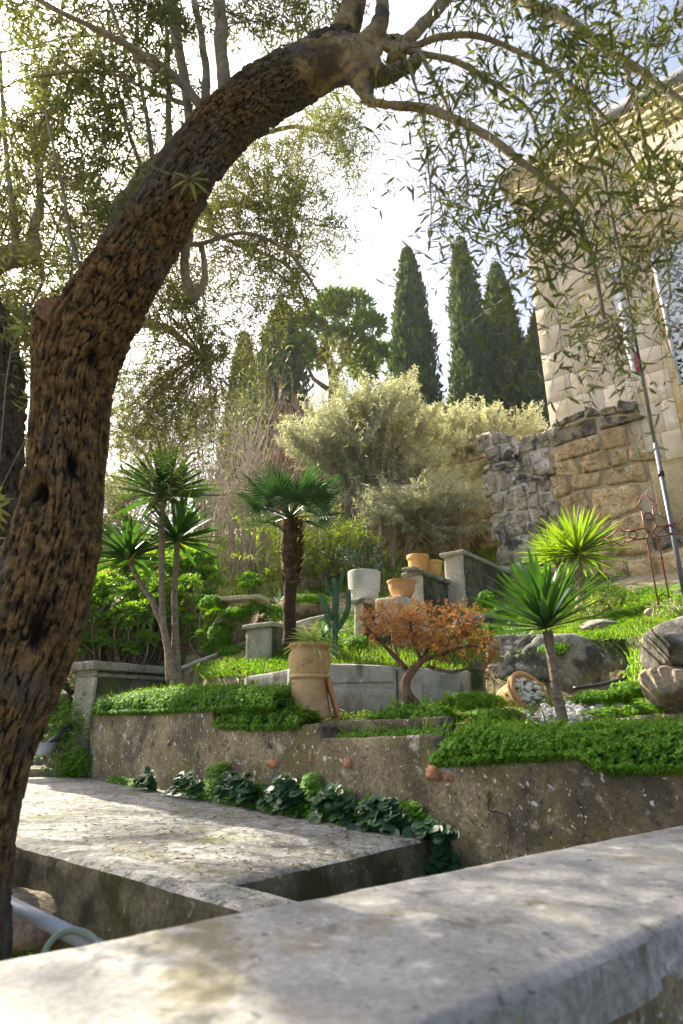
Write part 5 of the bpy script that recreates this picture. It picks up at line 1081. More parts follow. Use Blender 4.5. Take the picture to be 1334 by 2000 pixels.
yb = thing('yucca', PY(1103, 1427, 3.5), 'single-stemmed dark green yucca growing from the clover beside the white pebbles', 'yucca')
stem(yb, [(1104, 1430, 24, 3.5), (1092, 1370, 22, 3.5), (1078, 1300, 21, 3.5), (1070, 1232, 21, 3.5)], k=20, seed=4); rosette(yb, PY(1068, 1228, 3.5), 88, .50, rs, MT['yucca'], W=1.45, up0=.0, power=.72, axis=[-.10, 0, 1], curves=(.0, .05, .12))
yc = thing('yucca', PY(1130, 1190, 5.6), 'sunlit yellow-green yucca against the ruined wall', 'yucca')
stem(yc, [(1132, 1195, 20, 5.6), (1132, 1150, 18, 5.6), (1127, 1095, 18, 5.6)], seed=5); stem(yc, [(1100, 1190, 12, 5.75), (1097, 1140, 11, 5.75), (1088, 1095, 10, 5.75)], seed=6)
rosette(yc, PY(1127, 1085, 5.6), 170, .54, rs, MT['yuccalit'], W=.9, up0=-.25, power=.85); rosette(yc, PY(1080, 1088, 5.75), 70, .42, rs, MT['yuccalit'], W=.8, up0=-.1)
rs = np.random.RandomState(35)
for par, c, n_, L_d in ((ya, PY(319, 985, 5.55), 9, .34), (ya, PY(252, 1100, 5.8), 7, .3), (ya, PY(344, 1068, 5.8), 7, .3), (yb, PY(1069, 1236, 3.5), 6, .20), (yc, PY(1127, 1098, 5.6), 12, .30)):
    rosette(par, c, n_, L_d, rs, MT['deadleaf'], W=1.1, up0=-1.0, power=.35, curves=(.1, .3), axis=[.1, .1, 1])
# ------------------------------------------------------------ fan palm
fpb = PY(567, 1258, 5.75); pa = thing('fan_palm', fpb, 'fan palm with shaggy brown trunk in the middle of the garden', 'palm')
limb(pa, [(567, 1262, 25, 5.75), (567, 1180, 27, 5.75), (567, 1130, 27, 5.75)], MT['palmlow'], 'lower_trunk', k=24, rough=.10, seed=1)
PP = limb(pa, [(567, 1140, 31, 5.75), (567, 1100, 33, 5.75), (567, 1050, 32, 5.75), (567, 1018, 28, 5.75)], MT['palmtrunk'], 'upper_trunk', k=28, rough=.12, seed=2)
rs = np.random.RandomState(33); n = 420; u = rs.rand(n); a = rs.uniform(0, 2*np.pi, n); z = PP[0, 2]+(PP[-1, 2]-PP[0, 2])*u; H = np.stack([np.cos(a), np.sin(a), 0*a], -1)
X = np.stack([fpb[0]+.060*np.cos(a), 5.75+.060*np.sin(a), z], -1); V, F = leaves(X, norm(H*.55+UP*.85+.15*rs.normal(size=X.shape)), H, rs.uniform(.05, .10, n), rs.uniform(.020, .034, n), .5, -.15, .1)
tag(obj('leaf_bases', V, F, MT['palmtrunk'], pa), kind='stuff')
hc = PY(567, 1012, 5.75)
def frond_mesh(seed, drp):
    rs = np.random.RandomState(seed); b = B(); pl = .52; t = np.linspace(0, 1, 7)
    P = np.stack([t*pl, 0*t, -.06*t*t], -1); V, F, T = tube(P, np.linspace(.014, .008, 7), 5); b.add(V, F, T)
    ns = 26; base = P[-1]
    for i in range(ns):
        a = (i/(ns-1)-.5)*rad(215); L = .50*(1-.28*abs(i/(ns-1)-.5)*2)*rs.uniform(.92, 1.05)
        d = np.array([math.cos(a), math.sin(a), .20*math.cos(a*2)-.05]); d /= np.linalg.norm(d); s = np.array([-math.sin(a), math.cos(a), 0])
        tt = np.array([0, .3, .6, .85, 1.]); wd = np.array([.006, .017, .013, .007, .001])
        C = base+d*L*tt[:, None]+np.array([0, 0, -1])*(drp*L*tt**2)[:, None]
        Vv = np.stack([C-s*wd[:, None]+[0, 0, .008], C, C+s*wd[:, None]+[0, 0, .008]], 1).reshape(-1, 3); b.add(Vv, grid_faces(5, 3))
    return mesh('frond', np.concatenate(b.V), [np.concatenate(f) for f in b.F.values()], MT['palm'])
fm = [frond_mesh(i, d) for i, d in enumerate((.08, .18, .3))]
n = 22
for i in range(n):
    f = (i+.5)/n; el = rad(10+58*f**1.1); az = i*2.39996+rs.normal()*.2; h = np.array([math.cos(az), math.sin(az), 0]); D = norm(h*math.cos(el)+UP*math.sin(el)); S = norm(np.cross(UP, h)); U = np.cross(D, S)
    s = .66*rs.uniform(.9, 1.08); inst('frond', fm[rs.randint(3)], pa, frame_mat(hc, D, S, U, s))
# ------------------------------------------------------------ cactus, aloes, spider plant
def cactus_arm(parent, q, n=6):
    P, R = limbpts(q, 8); R = R*.62; k = n*4; T, N, Bn = frames(P); a = np.linspace(0, 2*np.pi, k, endpoint=False); rr = R[:, None]*(1+.22*np.cos(a*n))*np.r_[np.ones(len(P)-3), .85, .6, .15][:, None]
    V = P[:, None]+rr[..., None]*(np.cos(a)[None, :, None]*N[:, None]+np.sin(a)[None, :, None]*Bn[:, None]); obj('arm', V.reshape(-1, 3), grid_faces(len(P), k, True), MT['cactus'], parent)
ca = thing('cactus', PY(652, 1288, 5.5), 'branching column cactus right of the fan palm', 'cactus')
cactus_arm(ca, [(652, 1290, 22, 5.5), (653, 1250, 20, 5.5), (655, 1200, 19, 5.5), (655, 1150, 18, 5.5), (652, 1128, 16, 5.5)])
cactus_arm(ca, [(655, 1235, 14, 5.5), (668, 1215, 15, 5.48), (679, 1190, 15, 5.45), (682, 1150, 13, 5.45)]); cactus_arm(ca, [(652, 1210, 13, 5.5), (640, 1195, 14, 5.45), (628, 1172, 13, 5.45), (625, 1158, 12, 5.45)])
cactus_arm(ca, [(655, 1165, 12, 5.5), (642, 1155, 12, 5.5), (636, 1138, 11, 5.5), (636, 1128, 10, 5.5)]); cactus_arm(ca, [(655, 1160, 12, 5.5), (664, 1145, 12, 5.5), (668, 1125, 11, 5.5), (667, 1108, 9, 5.5)]); cactus_arm(ca, [(650, 1235, 12, 5.52), (640, 1215, 13, 5.56), (634, 1200, 12, 5.56)])
rs = np.random.RandomState(34)
for P, n, L, lab, W in ((PY(632, 1240, 5.7), 22, .20, 'small spiky aloe between the palm and the cactus', 2.2), (PY(1020, 1255, 5.1), 20, .22, 'pale striped aloe above the boulders by the dark yucca', 2.0), (PY(990, 1240, 5.4), 16, .16, 'small aloe on the slope left of the striped one', 1.8), (PY(545, 1182, 7.6), 9, .34, 'pale agave behind the palm trunk', 2.4)):
    t = thing('aloe_plant', P, lab, 'aloe'); V, F, T = tube([P-UP*.1, P], .02, 8); B().add(V, F, T).build('stem', MT['cactus'], t); rosette(t, P, n, L, rs, MT['aloe'] if L < .3 else MT['agave'], W=W, up0=.05, curves=(.05, .15))
sp_ = cpb+UP*.475; t = thing('spider_plant', sp_, 'striped spider plant spilling over the chimney pot rim', 'plant'); V, F, T = tube([sp_-UP*.01, sp_+UP*.03], .03, 8); B().add(V, F, T).build('crown', MT['spider'], t)
rosette(t, sp_+UP*.02, 64, .20, rs, MT['spider'], W=2.0, up0=.12, curves=(.3, .5, .8))
# ------------------------------------------------------------ succulent bush (aeonium)
def ros_mesh(seed, m):
    rs = np.random.RandomState(seed); n = 26; P = np.zeros((n, 3)); D = []; 
    for i in range(n):
        f = (i+.5)/n; el = rad(5+75*f*f); az = i*2.39996; D.append([math.cos(az)*math.cos(el), math.sin(az)*math.cos(el), math.sin(el)])
    D = np.array(D); V, F = leaves(P+D*.05, D, np.tile(UP, (n, 1))+.2*rs.normal(size=(n, 3)), np.linspace(1, .5, n), np.linspace(.34, .22, n), .3, .05, .75); return mesh('rosette', V, F, m)
rm = [ros_mesh(i, MT['aeonium']) for i in range(3)]
def aeonium(base, label, reg, seed, sz=(.10, .16)):
    t = thing('succulent_bush', base, label, 'succulent'); rs = np.random.RandomState(seed); pts = []
    for cx, cy, rx, ry, n, Y0, Y1 in reg:
        for _ in range(n):
            a = rs.uniform(0, 6.283); r = math.sqrt(rs.rand()); pts.append(PY(cx+rx*r*math.cos(a), cy+ry*r*math.sin(a), rs.uniform(Y0, Y1)))
    pts = np.array(pts); b0_ = np.array(base); S = b0_+(pts-b0_)*np.array([.75, .8, .0])-UP*.15+rs.normal(size=pts.shape)*.04; C = (S+pts)/2+rs.normal(size=pts.shape)*.16; BR = bez(S, C, pts, 8)
    V, F = tubes_many(BR, .011, .008, 6); tag(B().add(V, F).build('stems', MT['stemgrey'], t), kind='stuff')
    for p_ in pts[:300]:
        nn = norm(UP*.9+np.array([0, -.75, 0])+.45*rs.normal(size=3)); x_ = norm(np.cross(nn, [.2, .3, 1])); y_ = np.cross(nn, x_); inst('rosette', rm[rs.randint(3)], t, frame_mat(p_, x_, y_, nn, rs.uniform(*sz)))
    return t
aeonium(PY(230, 1290, 7.6), 'big dark green succulent bush of rosettes behind the corner pier', [(230, 1170, 120, 55, 90, 7.0, 8.0), (200, 1230, 100, 60, 80, 6.9, 7.6), (330, 1200, 80, 80, 60, 7.2, 7.9), (150, 1150, 50, 40, 24, 7.0, 8.0)], 51)
aeonium(PY(360, 1200, 8.4), 'sunlit yellow-green succulents on top of the bush behind the yucca stems', [(370, 1110, 45, 35, 44, 8.0, 8.6), (290, 1110, 60, 25, 34, 8.0, 8.6), (400, 1150, 30, 40, 20, 7.9, 8.3)], 52)
aeonium(PY(430, 1280, 7.2), 'small succulents hanging on the mossy mound', [(430, 1250, 45, 35, 26, 6.75, 7.0), (420, 1190, 30, 20, 12, 6.9, 7.2)], 53, (.06, .10))
aeonium(PY(492, 1165, 8.2), 'pair of bright yellow-green succulents left of the palm trunk', [(488, 1140, 22, 16, 9, 8.0, 8.3)], 54, (.09, .13))
aeonium(PY(145, 1480, 6.5), 'green succulent weeds at the foot of the corner pier', [(130, 1420, 28, 35, 16, 6.25, 6.5), (155, 1490, 28, 24, 14, 6.15, 6.3)], 56, (.05, .08))
# ------------------------------------------------------------ brown dried conifer
rs = np.random.RandomState(41); bo = thing('dried_conifer', PY(826, 1418, 3.85), 'small twisted conifer with rusty brown dried foliage', 'tree')
Yb = 3.85; l4 = [limb(bo, [(832, 1425, 44, Yb), (818, 1392, 30, Yb), (797, 1360, 24, Yb), (793, 1330, 21, Yb), (806, 1305, 18, Yb), (822, 1288, 16, Yb)], MT['bonsaibark'], 'trunk', k=18, rough=.12, seed=1)]
for i, q in enumerate([[(800, 1318, 15, Yb), (778, 1290, 11, Yb), (748, 1258, 8, Yb-.05), (715, 1225, 5, Yb-.1)], [(778, 1290, 9, Yb), (768, 1255, 7, Yb+.1), (770, 1215, 5, Yb+.15)], [(815, 1298, 14, Yb), (838, 1262, 10, Yb+.05), (850, 1225, 7, Yb+.1), (860, 1200, 4, Yb+.1)], [(822, 1290, 12, Yb), (862, 1278, 9, Yb-.05), (905, 1262, 7, Yb-.1), (940, 1262, 5, Yb-.12)], [(835, 1300, 8, Yb), (880, 1312, 7, Yb-.1), (925, 1305, 5, Yb-.15), (955, 1320, 3, Yb-.15)], [(820, 1285, 9, Yb), (805, 1245, 7, Yb-.1), (800, 1205, 4, Yb-.1)], [(860, 1278, 7, Yb), (890, 1235, 6, Yb+.05), (915, 1210, 4, Yb+.1)]]): l4.append(limb(bo, q, MT['bonsaibark'], k=8, seed=i+2))
cl_ = [(720, 1215, 26, 18, 14), (765, 1200, 36, 20, 22), (815, 1200, 40, 20, 26), (790, 1225, 40, 18, 16), (850, 1225, 45, 28, 30), (900, 1215, 36, 22, 22), (920, 1245, 34, 22, 22), (945, 1275, 20, 22, 12), (955, 1312, 12, 20, 8), (830, 1250, 45, 12, 12), (740, 1240, 24, 14, 6), (860, 1275, 40, 12, 8), (930, 1195, 12, 8, 3)]
T = np.concatenate([ell(rs, a, b_, c, d*1.25, max(2, int(n*.62)), 1, 1) for a, b_, c, d, n in cl_]); x, y, _ = project(T); T = np.array([PY(a, b_, Yb+rs.uniform(-.22, .22)) for a, b_ in zip(x, y)])
dist = np.linalg.norm(T[:, None]-np.concatenate(l4[1:])[None], axis=2); S = np.concatenate(l4[1:])[dist.argmin(1)]; BR = bez(S, (S+T)/2+UP*.02, T, 6)
b = B(); V, F = tubes_many(BR, .004, .0015, 4); b.add(V, F); TW = twigs_on(BR, rs, 6, (.03, .09), .0, lo=.35, side=1.1, up=.1); V, F = tubes_many(TW, .0013, .0006, 3); b.add(V, F)
tag(b.build('twigs', MT['bonsaibark'], bo), kind='stuff')
T3 = twigs_on(TW, rs, 3, (.015, .035), 0, lo=.1, side=.9); P, D, N, L, W = leaves_on(T3, rs, 5, (.008, .018), (.28, .42), lo=.1, spread=.5)
V, F = leaves(P, D, N, L, W, .2); tag(obj('foliage', V, F, MT['orangefol'], bo), kind='stuff')
# ------------------------------------------------------------ clover cushions and ground cover
def clover_on(X, Nn, rs, sz=(.009, .015), jit=.6):
    n = len(X); N3 = norm(Nn+jit*rs.normal(size=X.shape)*.6+UP*.35); q = norm(np.cross(N3, rnd_dir(rs, n))); q2 = np.cross(N3, q); L = rs.uniform(*sz, n); Vs = []; Fs = []; c = 0
    for k in range(3):
        a = k*2.094; D = norm(q*math.cos(a)+q2*math.sin(a)+N3*.15); V, F = leaves(X, D, N3, L, L*.95, -.12, .1, .75); Vs.append(V); Fs.append(F+c); c += len(V)
    return np.concatenate(Vs), np.concatenate(Fs)
def cushion(name, label, ts, zb, zt, back, seed, dens=9000, over=.03, m=MT['clover'], sz=(.009, .015), front=0.):
    """cushion along the FRONT plane: arrays of t, base z, top z"""
    rs = np.random.RandomState(seed); t = np.arange(ts[0], ts[-1], .03); zb = np.interp(t, ts, zb); zt = np.interp(t, ts, zt); nA = 18; A = np.linspace(-.25, 1, nA)
    end = np.clip(np.minimum(t-t[0], t[-1]-t)/.08, .05, 1)**.5
    def surf(i, a, sh=0.):
        h = (zt-zb)[i]*end[i]; ang = a*np.pi; o = over-(1-np.cos(ang))/2*back; z = np.where(a < 0, zb[i]+a*.16, zb[i]+h*np.sin(np.clip(ang, 0, np.pi))**.55*np.where(a > .5, .55+.45*np.sin(ang), 1))
        q = FA2.p+t[i][..., None]*FA2.d+(o+front)[..., None]*FA2.n; P = np.concatenate([q, z[..., None]], -1)
        nr = norm(np.concatenate([(np.cos(ang))[..., None]*FA2.n, np.sin(np.clip(ang, .15, np.pi))[..., None]+.1], -1)); lum = .035*fbm(P, 6, 3, seed)+.012*fbm(P, 18, 2, seed)
        return P+nr*(lum+sh)[..., None], nr
    FA2 = FRONT; I, AA = np.meshgrid(np.arange(len(t)), A, indexing='ij'); P, nr = surf(I, AA, -.02+0*AA)
    th_ = thing(name, P.reshape(-1, 3).mean(0), label, 'clover'); 
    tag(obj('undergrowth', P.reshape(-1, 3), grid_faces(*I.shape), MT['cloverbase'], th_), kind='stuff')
    area = (t[-1]-t[0])*(back+.3); n = int(area*dens*1.3); i = rs.randint(0, len(t)-1, n); a = rs.uniform(-.22, .8, n); P, nr = surf(i, a, rs.uniform(-.022, .014, n)); P[:, :2] += rs.uniform(0, .03, n)[:, None]*FA2.d; kk = fbm(P, 8, 3, seed+1)+.5*rs.rand(n) > .02; P, nr = P[kk], nr[kk]; P = P+nr*(.03*rs.rand(len(P))**3)[:, None]
    nb = int(area*260); i = rs.randint(0, len(t)-1, nb); Pb_, nb_ = surf(i, rs.uniform(.1, .7, nb), -.01+np.zeros(nb)); Vg, Fg = leaves(Pb_, norm(UP+.5*rs.normal(size=Pb_.shape)), rnd_dir(rs, nb), rs.uniform(.04, .11, nb), rs.uniform(.003, .006, nb), .2, .3); tag(obj('grass_blades', Vg, Fg, MT['grass'], th_), kind='stuff')
    V, F = clover_on(P, nr, rs, sz); tag(obj('clover_leaves', V, F, m, th_), kind='stuff'); return th_
def tzs(q): return [FRONT.tz(*x) for x in q]
def cush(name, label, bot, top, back, seed, **k):
    bt = np.array(tzs(bot)); tp = np.array(tzs(top)); ts = bt[:, 0]; return cushion(name, label, ts, bt[:, 1], np.interp(ts, tp[:, 0], tp[:, 1]), back, seed, **k)
cush('clover_cushion', 'thick green clover cushion on the wall top left of the chimney pot', [(186, 1390), (300, 1387), (400, 1381), (548, 1377)], [(186, 1362), (240, 1350), (400, 1343), (500, 1338), (548, 1346)], .45, 61)
cush('clover_cushion', 'lower clover tuft spilling in front of the chimney pot', [(422, 1414), (500, 1417), (560, 1413), (592, 1411)], [(422, 1390), (480, 1385), (560, 1388), (592, 1404)], .22, 62, over=.02)
cush('clover_cushion', 'short clover strip between the chimney pot and the brown conifer', [(648, 1404), (700, 1403), (760, 1400), (795, 1399)], [(648, 1388), (700, 1381), (760, 1384), (795, 1394)], .22, 63, front=-.32, over=0.)
cush('clover_cushion', 'long thick clover cushion on the right half of the garden wall', [(850, 1484), (930, 1479), (1000, 1474), (1080, 1469), (1130, 1468), (1180, 1496), (1260, 1493), (1334, 1489), (1500, 1478)], [(850, 1432), (930, 1426), (1000, 1424), (1080, 1426), (1200, 1425), (1334, 1430), (1500, 1432)], .42, 64, dens=11000)
cush('clover_cushion', 'thin sparse weeds along the middle step of the garden wall', [(640, 1440), (720, 1437), (800, 1434), (846, 1436)], [(640, 1438), (720, 1435), (800, 1431), (846, 1434)], .2, 65, dens=2500, over=-.09)
def in_poly(x, y, poly):
    c = np.zeros(len(x), bool); p = np.array(poly, float); j = len(p)-1
    for i in range(len(p)):
        k = ((p[i, 1] > y) != (p[j, 1] > y)) & (x < (p[j, 0]-p[i, 0])*(y-p[i, 1])/(p[j, 1]-p[i, 1]+1e-9)+p[i, 0]); c ^= k; j = i
    return c
def ground_cover(name, label, xr, yr, n, seed, kind='clover', mask=None, m=None, sz=(.008, .014), poly=None, hgt=.03, cat='ground cover'):
    rs = np.random.RandomState(seed); X = rs.uniform(*xr, n); Y = rs.uniform(*yr, n); ok = behind(X, Y) > .15
    X, Y = X[ok], Y[ok]; Z = terrain(X, Y); q = np.stack([X, Y, Z*0], -1); Z = Z+.02*fbm(q, 3, 3)
    k = np.ones(len(X), bool)
    if mask is not None: k &= fbm(q, mask[0], 3, seed) > mask[1]
    if poly is not None: px, py, _ = project(np.stack([X, Y, Z], -1)); k &= in_poly(px, py, poly)
    X, Y, Z = X[k], Y[k], Z[k]; P = np.stack([X, Y, Z+rs.rand(len(X))*hgt], -1)
    if kind == 'clover': V, F = clover_on(P, np.tile(UP, (len(P), 1)), rs, sz)
    else:
        D = norm(UP+.55*rs.normal(size=P.shape)); P[:, 2] = Z-.005; L = rs.uniform(*sz, len(P)); V, F = leaves(P, D, rnd_dir(rs, len(P)), L, L*rs.uniform(.06, .12, len(P))+.002, .2, .2, .2)
    return tag(obj(name, V, F, m or MT['clover' if kind == 'clover' else 'grass']), label, cat, kind='stuff')
ground_cover('ground_cover', 'low mixed green weeds covering the lower bed', (-2.4, 3.2), (2.4, 6.2), 24000, 1, mask=(2.6, -.05), hgt=.05)
ground_cover('ground_cover', 'green weeds on the upper slope', (-3.6, 4.2), (4.6, 9.0), 50000, 2, mask=(1.8, -.02), sz=(.012, .024), hgt=.06)
ground_cover('grass', 'bright short grass behind the curved wall and by the yuccas', (-2.6, 1.6), (4.9, 8.2), 60000, 3, 'grass', None, sz=(.03, .08), poly=[(370, 1335), (375, 1300), (460, 1285), (560, 1275), (700, 1262), (930, 1262), (1000, 1320), (480, 1345)], cat='grass')
ground_cover('grass', 'sunlit grass on the bank behind the boulders', (1.0, 4.2), (4.2, 7.5), 70000, 4, 'grass', None, sz=(.03, .07), poly=[(960, 1330), (930, 1190), (1060, 1170), (1334, 1165), (1400, 1260), (1240, 1260), (1000, 1255)], cat='grass')
ground_cover('grass', 'grass tufts among the pebbles in the lower bed', (-.5, 3.0), (2.6, 5.2), 20000, 5, 'grass', (3., .05), sz=(.02, .06), cat='grass')
ground_cover('grass', 'dry grass and weeds on the far slope', (-8, 6), (8, 15), 60000, 6, 'grass', (.8, -.1), m=MT['shrub'], sz=(.06, .18), cat='grass')
# mossy foliage coating the mound left of the palm and the bank behind
rs = np.random.RandomState(66)
def mound(name, label, spots, m, seed, dens=1., sz=(.010, .018)):
    rs = np.random.RandomState(seed); Ps = []; Ns = []
    for cx, cy, rx, ry, Y, n in spots:
        c = PY(cx, cy, Y); k = Y/FPX; D = rnd_dir(rs, int(n*dens), .3); D[:, 1] = -abs(D[:, 1]); R3 = np.array([rx*k, .14, ry*k]); lum = 1+.25*fbm(D*2+cx, 1.5, 3, seed)
        Ps.append(c+D*R3*lum[:, None]*(.85+.2*rs.rand(len(D), 1))); Ns.append(D)
    P = np.concatenate(Ps); V, F = clover_on(P, np.concatenate(Ns), rs, sz); return tag(obj(name, V, F, m), label, 'moss', kind='stuff')
mound('moss', 'green moss cushions on the rocky mound left of the palm', [(462, 1200, 30, 14, 6.75, 900), (535, 1200, 20, 18, 6.8, 900), (430, 1245, 24, 30, 6.8, 1200), (455, 1275, 30, 14, 6.7, 700), (495, 1190, 26, 12, 6.8, 800), (600, 1172, 50, 10, 7.1, 900), (415, 1180, 24, 16, 6.9, 700)], MT['clover'], 67)
mound('ivy', 'dark creeping greenery on the slope around the pipes', [(930, 1280, 30, 36, 5.5, 1400), (960, 1240, 30, 20, 5.6, 900), (880, 1290, 40, 14, 5.6, 700), (700, 1262, 30, 20, 5.8, 500), (640, 1250, 20, 20, 6.0, 400), (950, 1180, 20, 24, 6.3, 500)], MT['clover'], 68)
mound('moss', 'bright moss clumps on the lower bed beside the right boulders', [(1180, 1365, 60, 14, 3.9, 1600), (1230, 1350, 40, 16, 3.8, 1200), (1260, 1385, 40, 12, 3.5, 900), (920, 1370, 60, 18, 4.2, 1600), (960, 1400, 60, 14, 3.95, 1000), (1200, 1395, 60, 10, 3.6, 1000)], MT['clover'], 69, sz=(.008, .013))
mound('moss', 'moss over the top of the wide boulder', [(1080, 1268, 30, 12, 4.72, 700), (1010, 1330, 24, 10, 4.7, 300)], MT['clover'], 70, sz=(.006, .011))
# upright finger succulents beside the stacked boulders
t = thing('finger_succulent', PY(1245, 1350, 3.9), 'upright finger-leaved succulent left of the stacked boulders', 'succulent'); rs = np.random.RandomState(71); n = 150
X = np.array([PY(1240+10*rs.normal(), 1275+rs.rand()*80, 3.9+.06*rs.normal()) for _ in range(n)]); put_leaves(t, X, norm(UP+.45*rs.normal(size=X.shape)), rnd_dir(rs, n), rs.uniform(.035, .06, n), rs.uniform(.012, .016, n), MT['aeonium'], 240, minpx=5)
# ------------------------------------------------------------ broad dark leaves along the wall foot
def round_leaf(m):
    k = ('round', m.name)
    if k in UNIT: return UNIT[k]
    a = np.linspace(-2.75, 2.75, 13); r = .5*(1-.12*np.cos(a*5)*.4); V = [[.0, 0, 0]]+[[.5+.0+q*math.cos(x)-.02, q*math.sin(x), .10*abs(math.sin(x))-.05*math.cos(x)] for x, q in zip(a, r)]
    V = np.array(V); V[0] = [.12, 0, 0]; V = np.vstack([V, [.5, 0, -.02]]); c = len(V)-1; F = [[c, i, i+1] for i in range(1, 13)]+[[c, 13, 0], [c, 0, 1]]
    UNIT[k] = mesh('leaf', V, np.array(F), m); return UNIT[k]
rs = np.random.RandomState(72)
def wall_foot(px): return FRONT.at(px, np.interp(px, [180, 870, 1100, 1334], [1520, 1630, 1668, 1700]))
def cyclamen(px, py, label, n, w, h, L=(.035, .062), m=MT['darkleaf'], zb=None, fw=.12):
    c = wall_foot(px); base = c+np.r_[FRONT.n, 0]*.08; base[2] = ZP if zb is None else zb; t = thing('cyclamen_plant', base, label, 'plant'); b_ = -wloc(t); me = round_leaf(m); S = []; E = []
    for i in range(n):
        u = rs.uniform(-1, 1); hh = rs.rand()**.7; pos = base+np.r_[FRONT.d, 0]*u*w/2+np.r_[FRONT.n, 0]*(fw*(1-hh*.6)*rs.rand()+.02)+UP*(.01+hh*h*(1-.5*u*u))
        D = norm(np.r_[FRONT.n, 0]*rs.uniform(.3, 1)+np.r_[FRONT.d, 0]*rs.normal()*.5-UP*rs.uniform(0, .5)); S_ = norm(np.cross(UP+np.r_[FRONT.n, 0]*.8+.3*rs.normal(size=3), D)); U = np.cross(D, S_); l = rs.uniform(*L)
        ob_ = bpy.data.objects.new('leaf', me); COL.objects.link(ob_); ob_.parent = t; ob_.matrix_local = frame_mat(pos+b_, D, S_, U, l); S.append(base+np.r_[FRONT.d, 0]*u*w/4); E.append(pos+D*l*.15)
    S = np.array(S); E = np.array(E); V, F = tubes_many(bez(S, (S+E)/2+UP*.03, E, 5), .0022, .0015, 4); B().add(V, F).build('stalks', MT['clover'], t); return t
cyclamen(318, 0, 'small rounded clump of dark leaves at the wall foot, far left of the row', 50, .22, .15)
cyclamen(400, 0, 'blue-green broad-leaved clump, second from the left along the wall foot', 90, .38, .16)
cyclamen(500, 0, 'broad dark leaves at the wall foot below the first red brick patch', 130, .42, .20)
cyclamen(590, 0, 'mixed dark leafy clump in the middle of the row along the wall foot', 120, .32, .20)
cyclamen(690, 0, 'dark leafy clump near the front right of the landing', 110, .28, .18)
cyclamen(785, 0, 'large glossy dark leaves close to the right corner of the landing', 110, .26, .15, (.035, .065))
cyclamen(880, 0, 'dark leaves tumbling over the right end of the landing', 130, .22, .06, (.03, .055)); 
cyclamen(905, 0, 'hanging dark leaves below the landing corner', 130, .20, .20, (.03, .055), zb=-.72, fw=.08)
cyclamen(1030, 0, 'low dark leaves at the wall foot behind the parapet', 70, .34, .10, (.045, .07), zb=-.66)
def tuft(px0, px1, label, seed, h=.12, n=900, zb=None, m=MT['clover'], fw=.10):
    r = np.random.RandomState(seed); P = []
    for _ in range(n):
        px = r.uniform(px0, px1); c = wall_foot(px); u = (px-px0)/(px1-px0)*2-1; hh = r.rand(); q = c+np.r_[FRONT.n, 0]*(.02+fw*r.rand()*(1-.6*hh)); q[2] = (ZP if zb is None else zb)+hh*h*(.65+.5*float(vn(np.array([px*.045, seed, 0.])))); P.append(q)
    P = np.array(P); V, F = clover_on(P, np.tile(np.r_[FRONT.n, 1.2], (n, 1)), r, (.010, .017)); return tag(obj('clover_tuft', V, F, m), label, 'clover', kind='stuff')
tuft(225, 290, 'small fern-like tuft at the left of the wall foot', 1, .08, 500); tuft(420, 560, 'clover growing among the dark leaves, left stretch of the wall foot', 2, .22, 3000, fw=.15); tuft(560, 720, 'clover growing among the dark leaves, middle stretch of the wall foot', 3, .21, 3600, fw=.17); tuft(720, 860, 'clover near the right corner of the landing', 4, .12, 1000)
tuft(1000, 1080, 'clover at the wall foot behind the parapet', 5, .07, 400, -.66); tuft(830, 930, 'mossy weeds under the landing corner', 6, .16, 700, -.78)
# greenery on the ground at lower left and by the pier
rs = np.random.RandomState(73); P = np.array([G(rs.uniform(-60, 190), rs.uniform(1700, 1900), -.92+.10*rs.rand()) for _ in range(2600)]); V, F = clover_on(P, np.tile(UP, (len(P), 1)), rs, (.012, .022)); tag(obj('weeds', V, F, MT['clover']), 'green weeds on the low ground under the blue-grey pipe', 'weeds', kind='stuff')
P = np.array([PY(130+28*rs.normal(), 1430+40*rs.normal(), 6.35+.1*rs.normal()) for _ in range(1800)]+[PY(150+22*rs.normal(), 1500+18*rs.normal(), 6.2+.06*rs.normal()) for _ in range(1200)]); V, F = clover_on(P, np.tile([0, -.5, 1.], (len(P), 1)), rs, (.012, .020)); tag(obj('weeds', V, F, MT['clover']), 'tangle of green weeds climbing the corner pier', 'weeds', kind='stuff')
rs = np.random.RandomState(74); n = 5000; X = rs.uniform(-3, 3.2, n); Y = rs.uniform(2.4, 8, n); ok = behind(X, Y) > .2; X, Y = X[ok], Y[ok]; P = np.stack([X, Y, terrain(X, Y)+.03+.03*rs.rand(len(X))], -1)
V, F = leaves(P, rnd_dir(rs, len(P))*np.array([1, 1, .3]), np.tile(UP, (len(P), 1))+.5*rs.normal(size=P.shape), rs.uniform(.02, .05, len(P)), rs.uniform(.008, .02, len(P)), .3, .2); tag(obj('fallen_leaves', V, F, MT['deadleaf']), 'brown fallen leaves scattered over the beds', 'dead leaves', kind='stuff')
n = 700; P = np.array([G(a, b_, ZP) for a, b_ in zip(rs.uniform(60, 860, n), rs.uniform(1525, 1720, n))]); P[:, 2] += .010; ok = (((P-c_n)[:, :2]@dB) > .05) & (((c_far-P)[:, :2]@(-FRONT.n)) > .03) & (((c_r-P)[:, :2]@dA) > .0); P = P[ok]
V, F = leaves(P, rnd_dir(rs, len(P))*np.array([1, 1, .1]), np.tile(UP, (len(P), 1)), rs.uniform(.012, .035, len(P)), rs.uniform(.006, .012, len(P)), .3, .2); tag(obj('leaf_litter', V, F, MT['deadleaf']), 'scattered small dry leaves on the landing', 'dead leaves', kind='stuff')
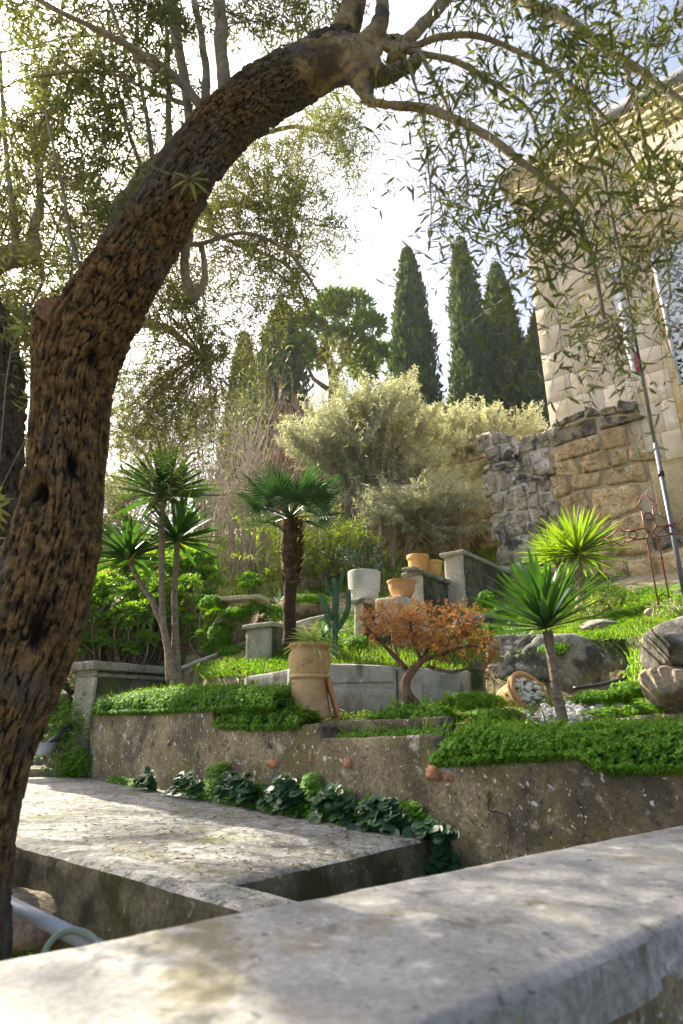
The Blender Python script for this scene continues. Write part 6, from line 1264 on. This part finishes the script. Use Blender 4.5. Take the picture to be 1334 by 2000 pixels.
# slender flower stalks
for i, (px, py, h, Y) in enumerate([(840, 1405, .13, 3.7), (872, 1412, .17, 3.6), (889, 1402, .10, 3.7), (1000, 1395, .12, 3.9), (1020, 1385, .13, 4.0), (962, 1400, .10, 3.8), (470, 1385, .16, 5.0), (490, 1380, .20, 4.9), (380, 1340, .20, 5.7), (690, 1290, .14, 5.3), (745, 1290, .16, 5.3), (860, 1295, .13, 5.2), (610, 1290, .14, 5.6)]):
    p0 = PY(px, py, Y); t = thing('flower_stalk', p0, ['thin yellow flower stalk left of the single-stemmed yucca', 'thin flower stalk in the grass'][i > 5]+[' nearest the brown conifer', ', tallest of the group', ', right of the tallest one', ' just before the fallen pot', ' beside the mouth of the fallen pot', ' between conifer and fallen pot', ' left of the chimney pot', ' arching close to the chimney pot', ' beside the yucca stems', ' right of the cactus', ' behind the brown conifer crown', ' at the right end of the curved wall', ' behind the chimney pot'][i], 'flower')
    c = np.array([p0, p0+UP*h*.6+np.array([.01, 0, 0]), p0+UP*h+np.array([.02*((i % 3)-1), 0, 0])]); V, F = tubes_many(catmull(c, 4)[None], .003, .0018, 4); B().add(V, F).build('stem', MT['grass'], t)
    r = np.random.RandomState(i); D = rnd_dir(r, 12, .6); V, F = leaves(np.repeat(c[-1:], 12, 0)-UP*r.uniform(0, .03, (12, 1)), D, rnd_dir(r, 12), .018, .009); obj('blossom', V, F, MT['grass'], t)

# ------------------------------------------------------------ thin air haze
V, F = box((0, 190, 14), (1000, 1200, 100), None); V[:, 2] = np.where(V[:, 2] < 14, -22, 42); hz = obj('haze', V, F, MT['wire'], smooth=False)
t = NT('air'); t.N.remove(t.p); pv = t.n('VolumePrincipled'); pv.inputs['Density'].default_value = HAZE; pv.inputs['Color'].default_value = (.93, .96, 1, 1); pv.inputs['Anisotropy'].default_value = .3
t.L.new(pv.outputs[0], t.out.inputs['Volume']); hz.data.materials.clear(); hz.data.materials.append(t.m); tag(hz, 'thin bright morning haze over the garden', 'haze', kind='stuff')
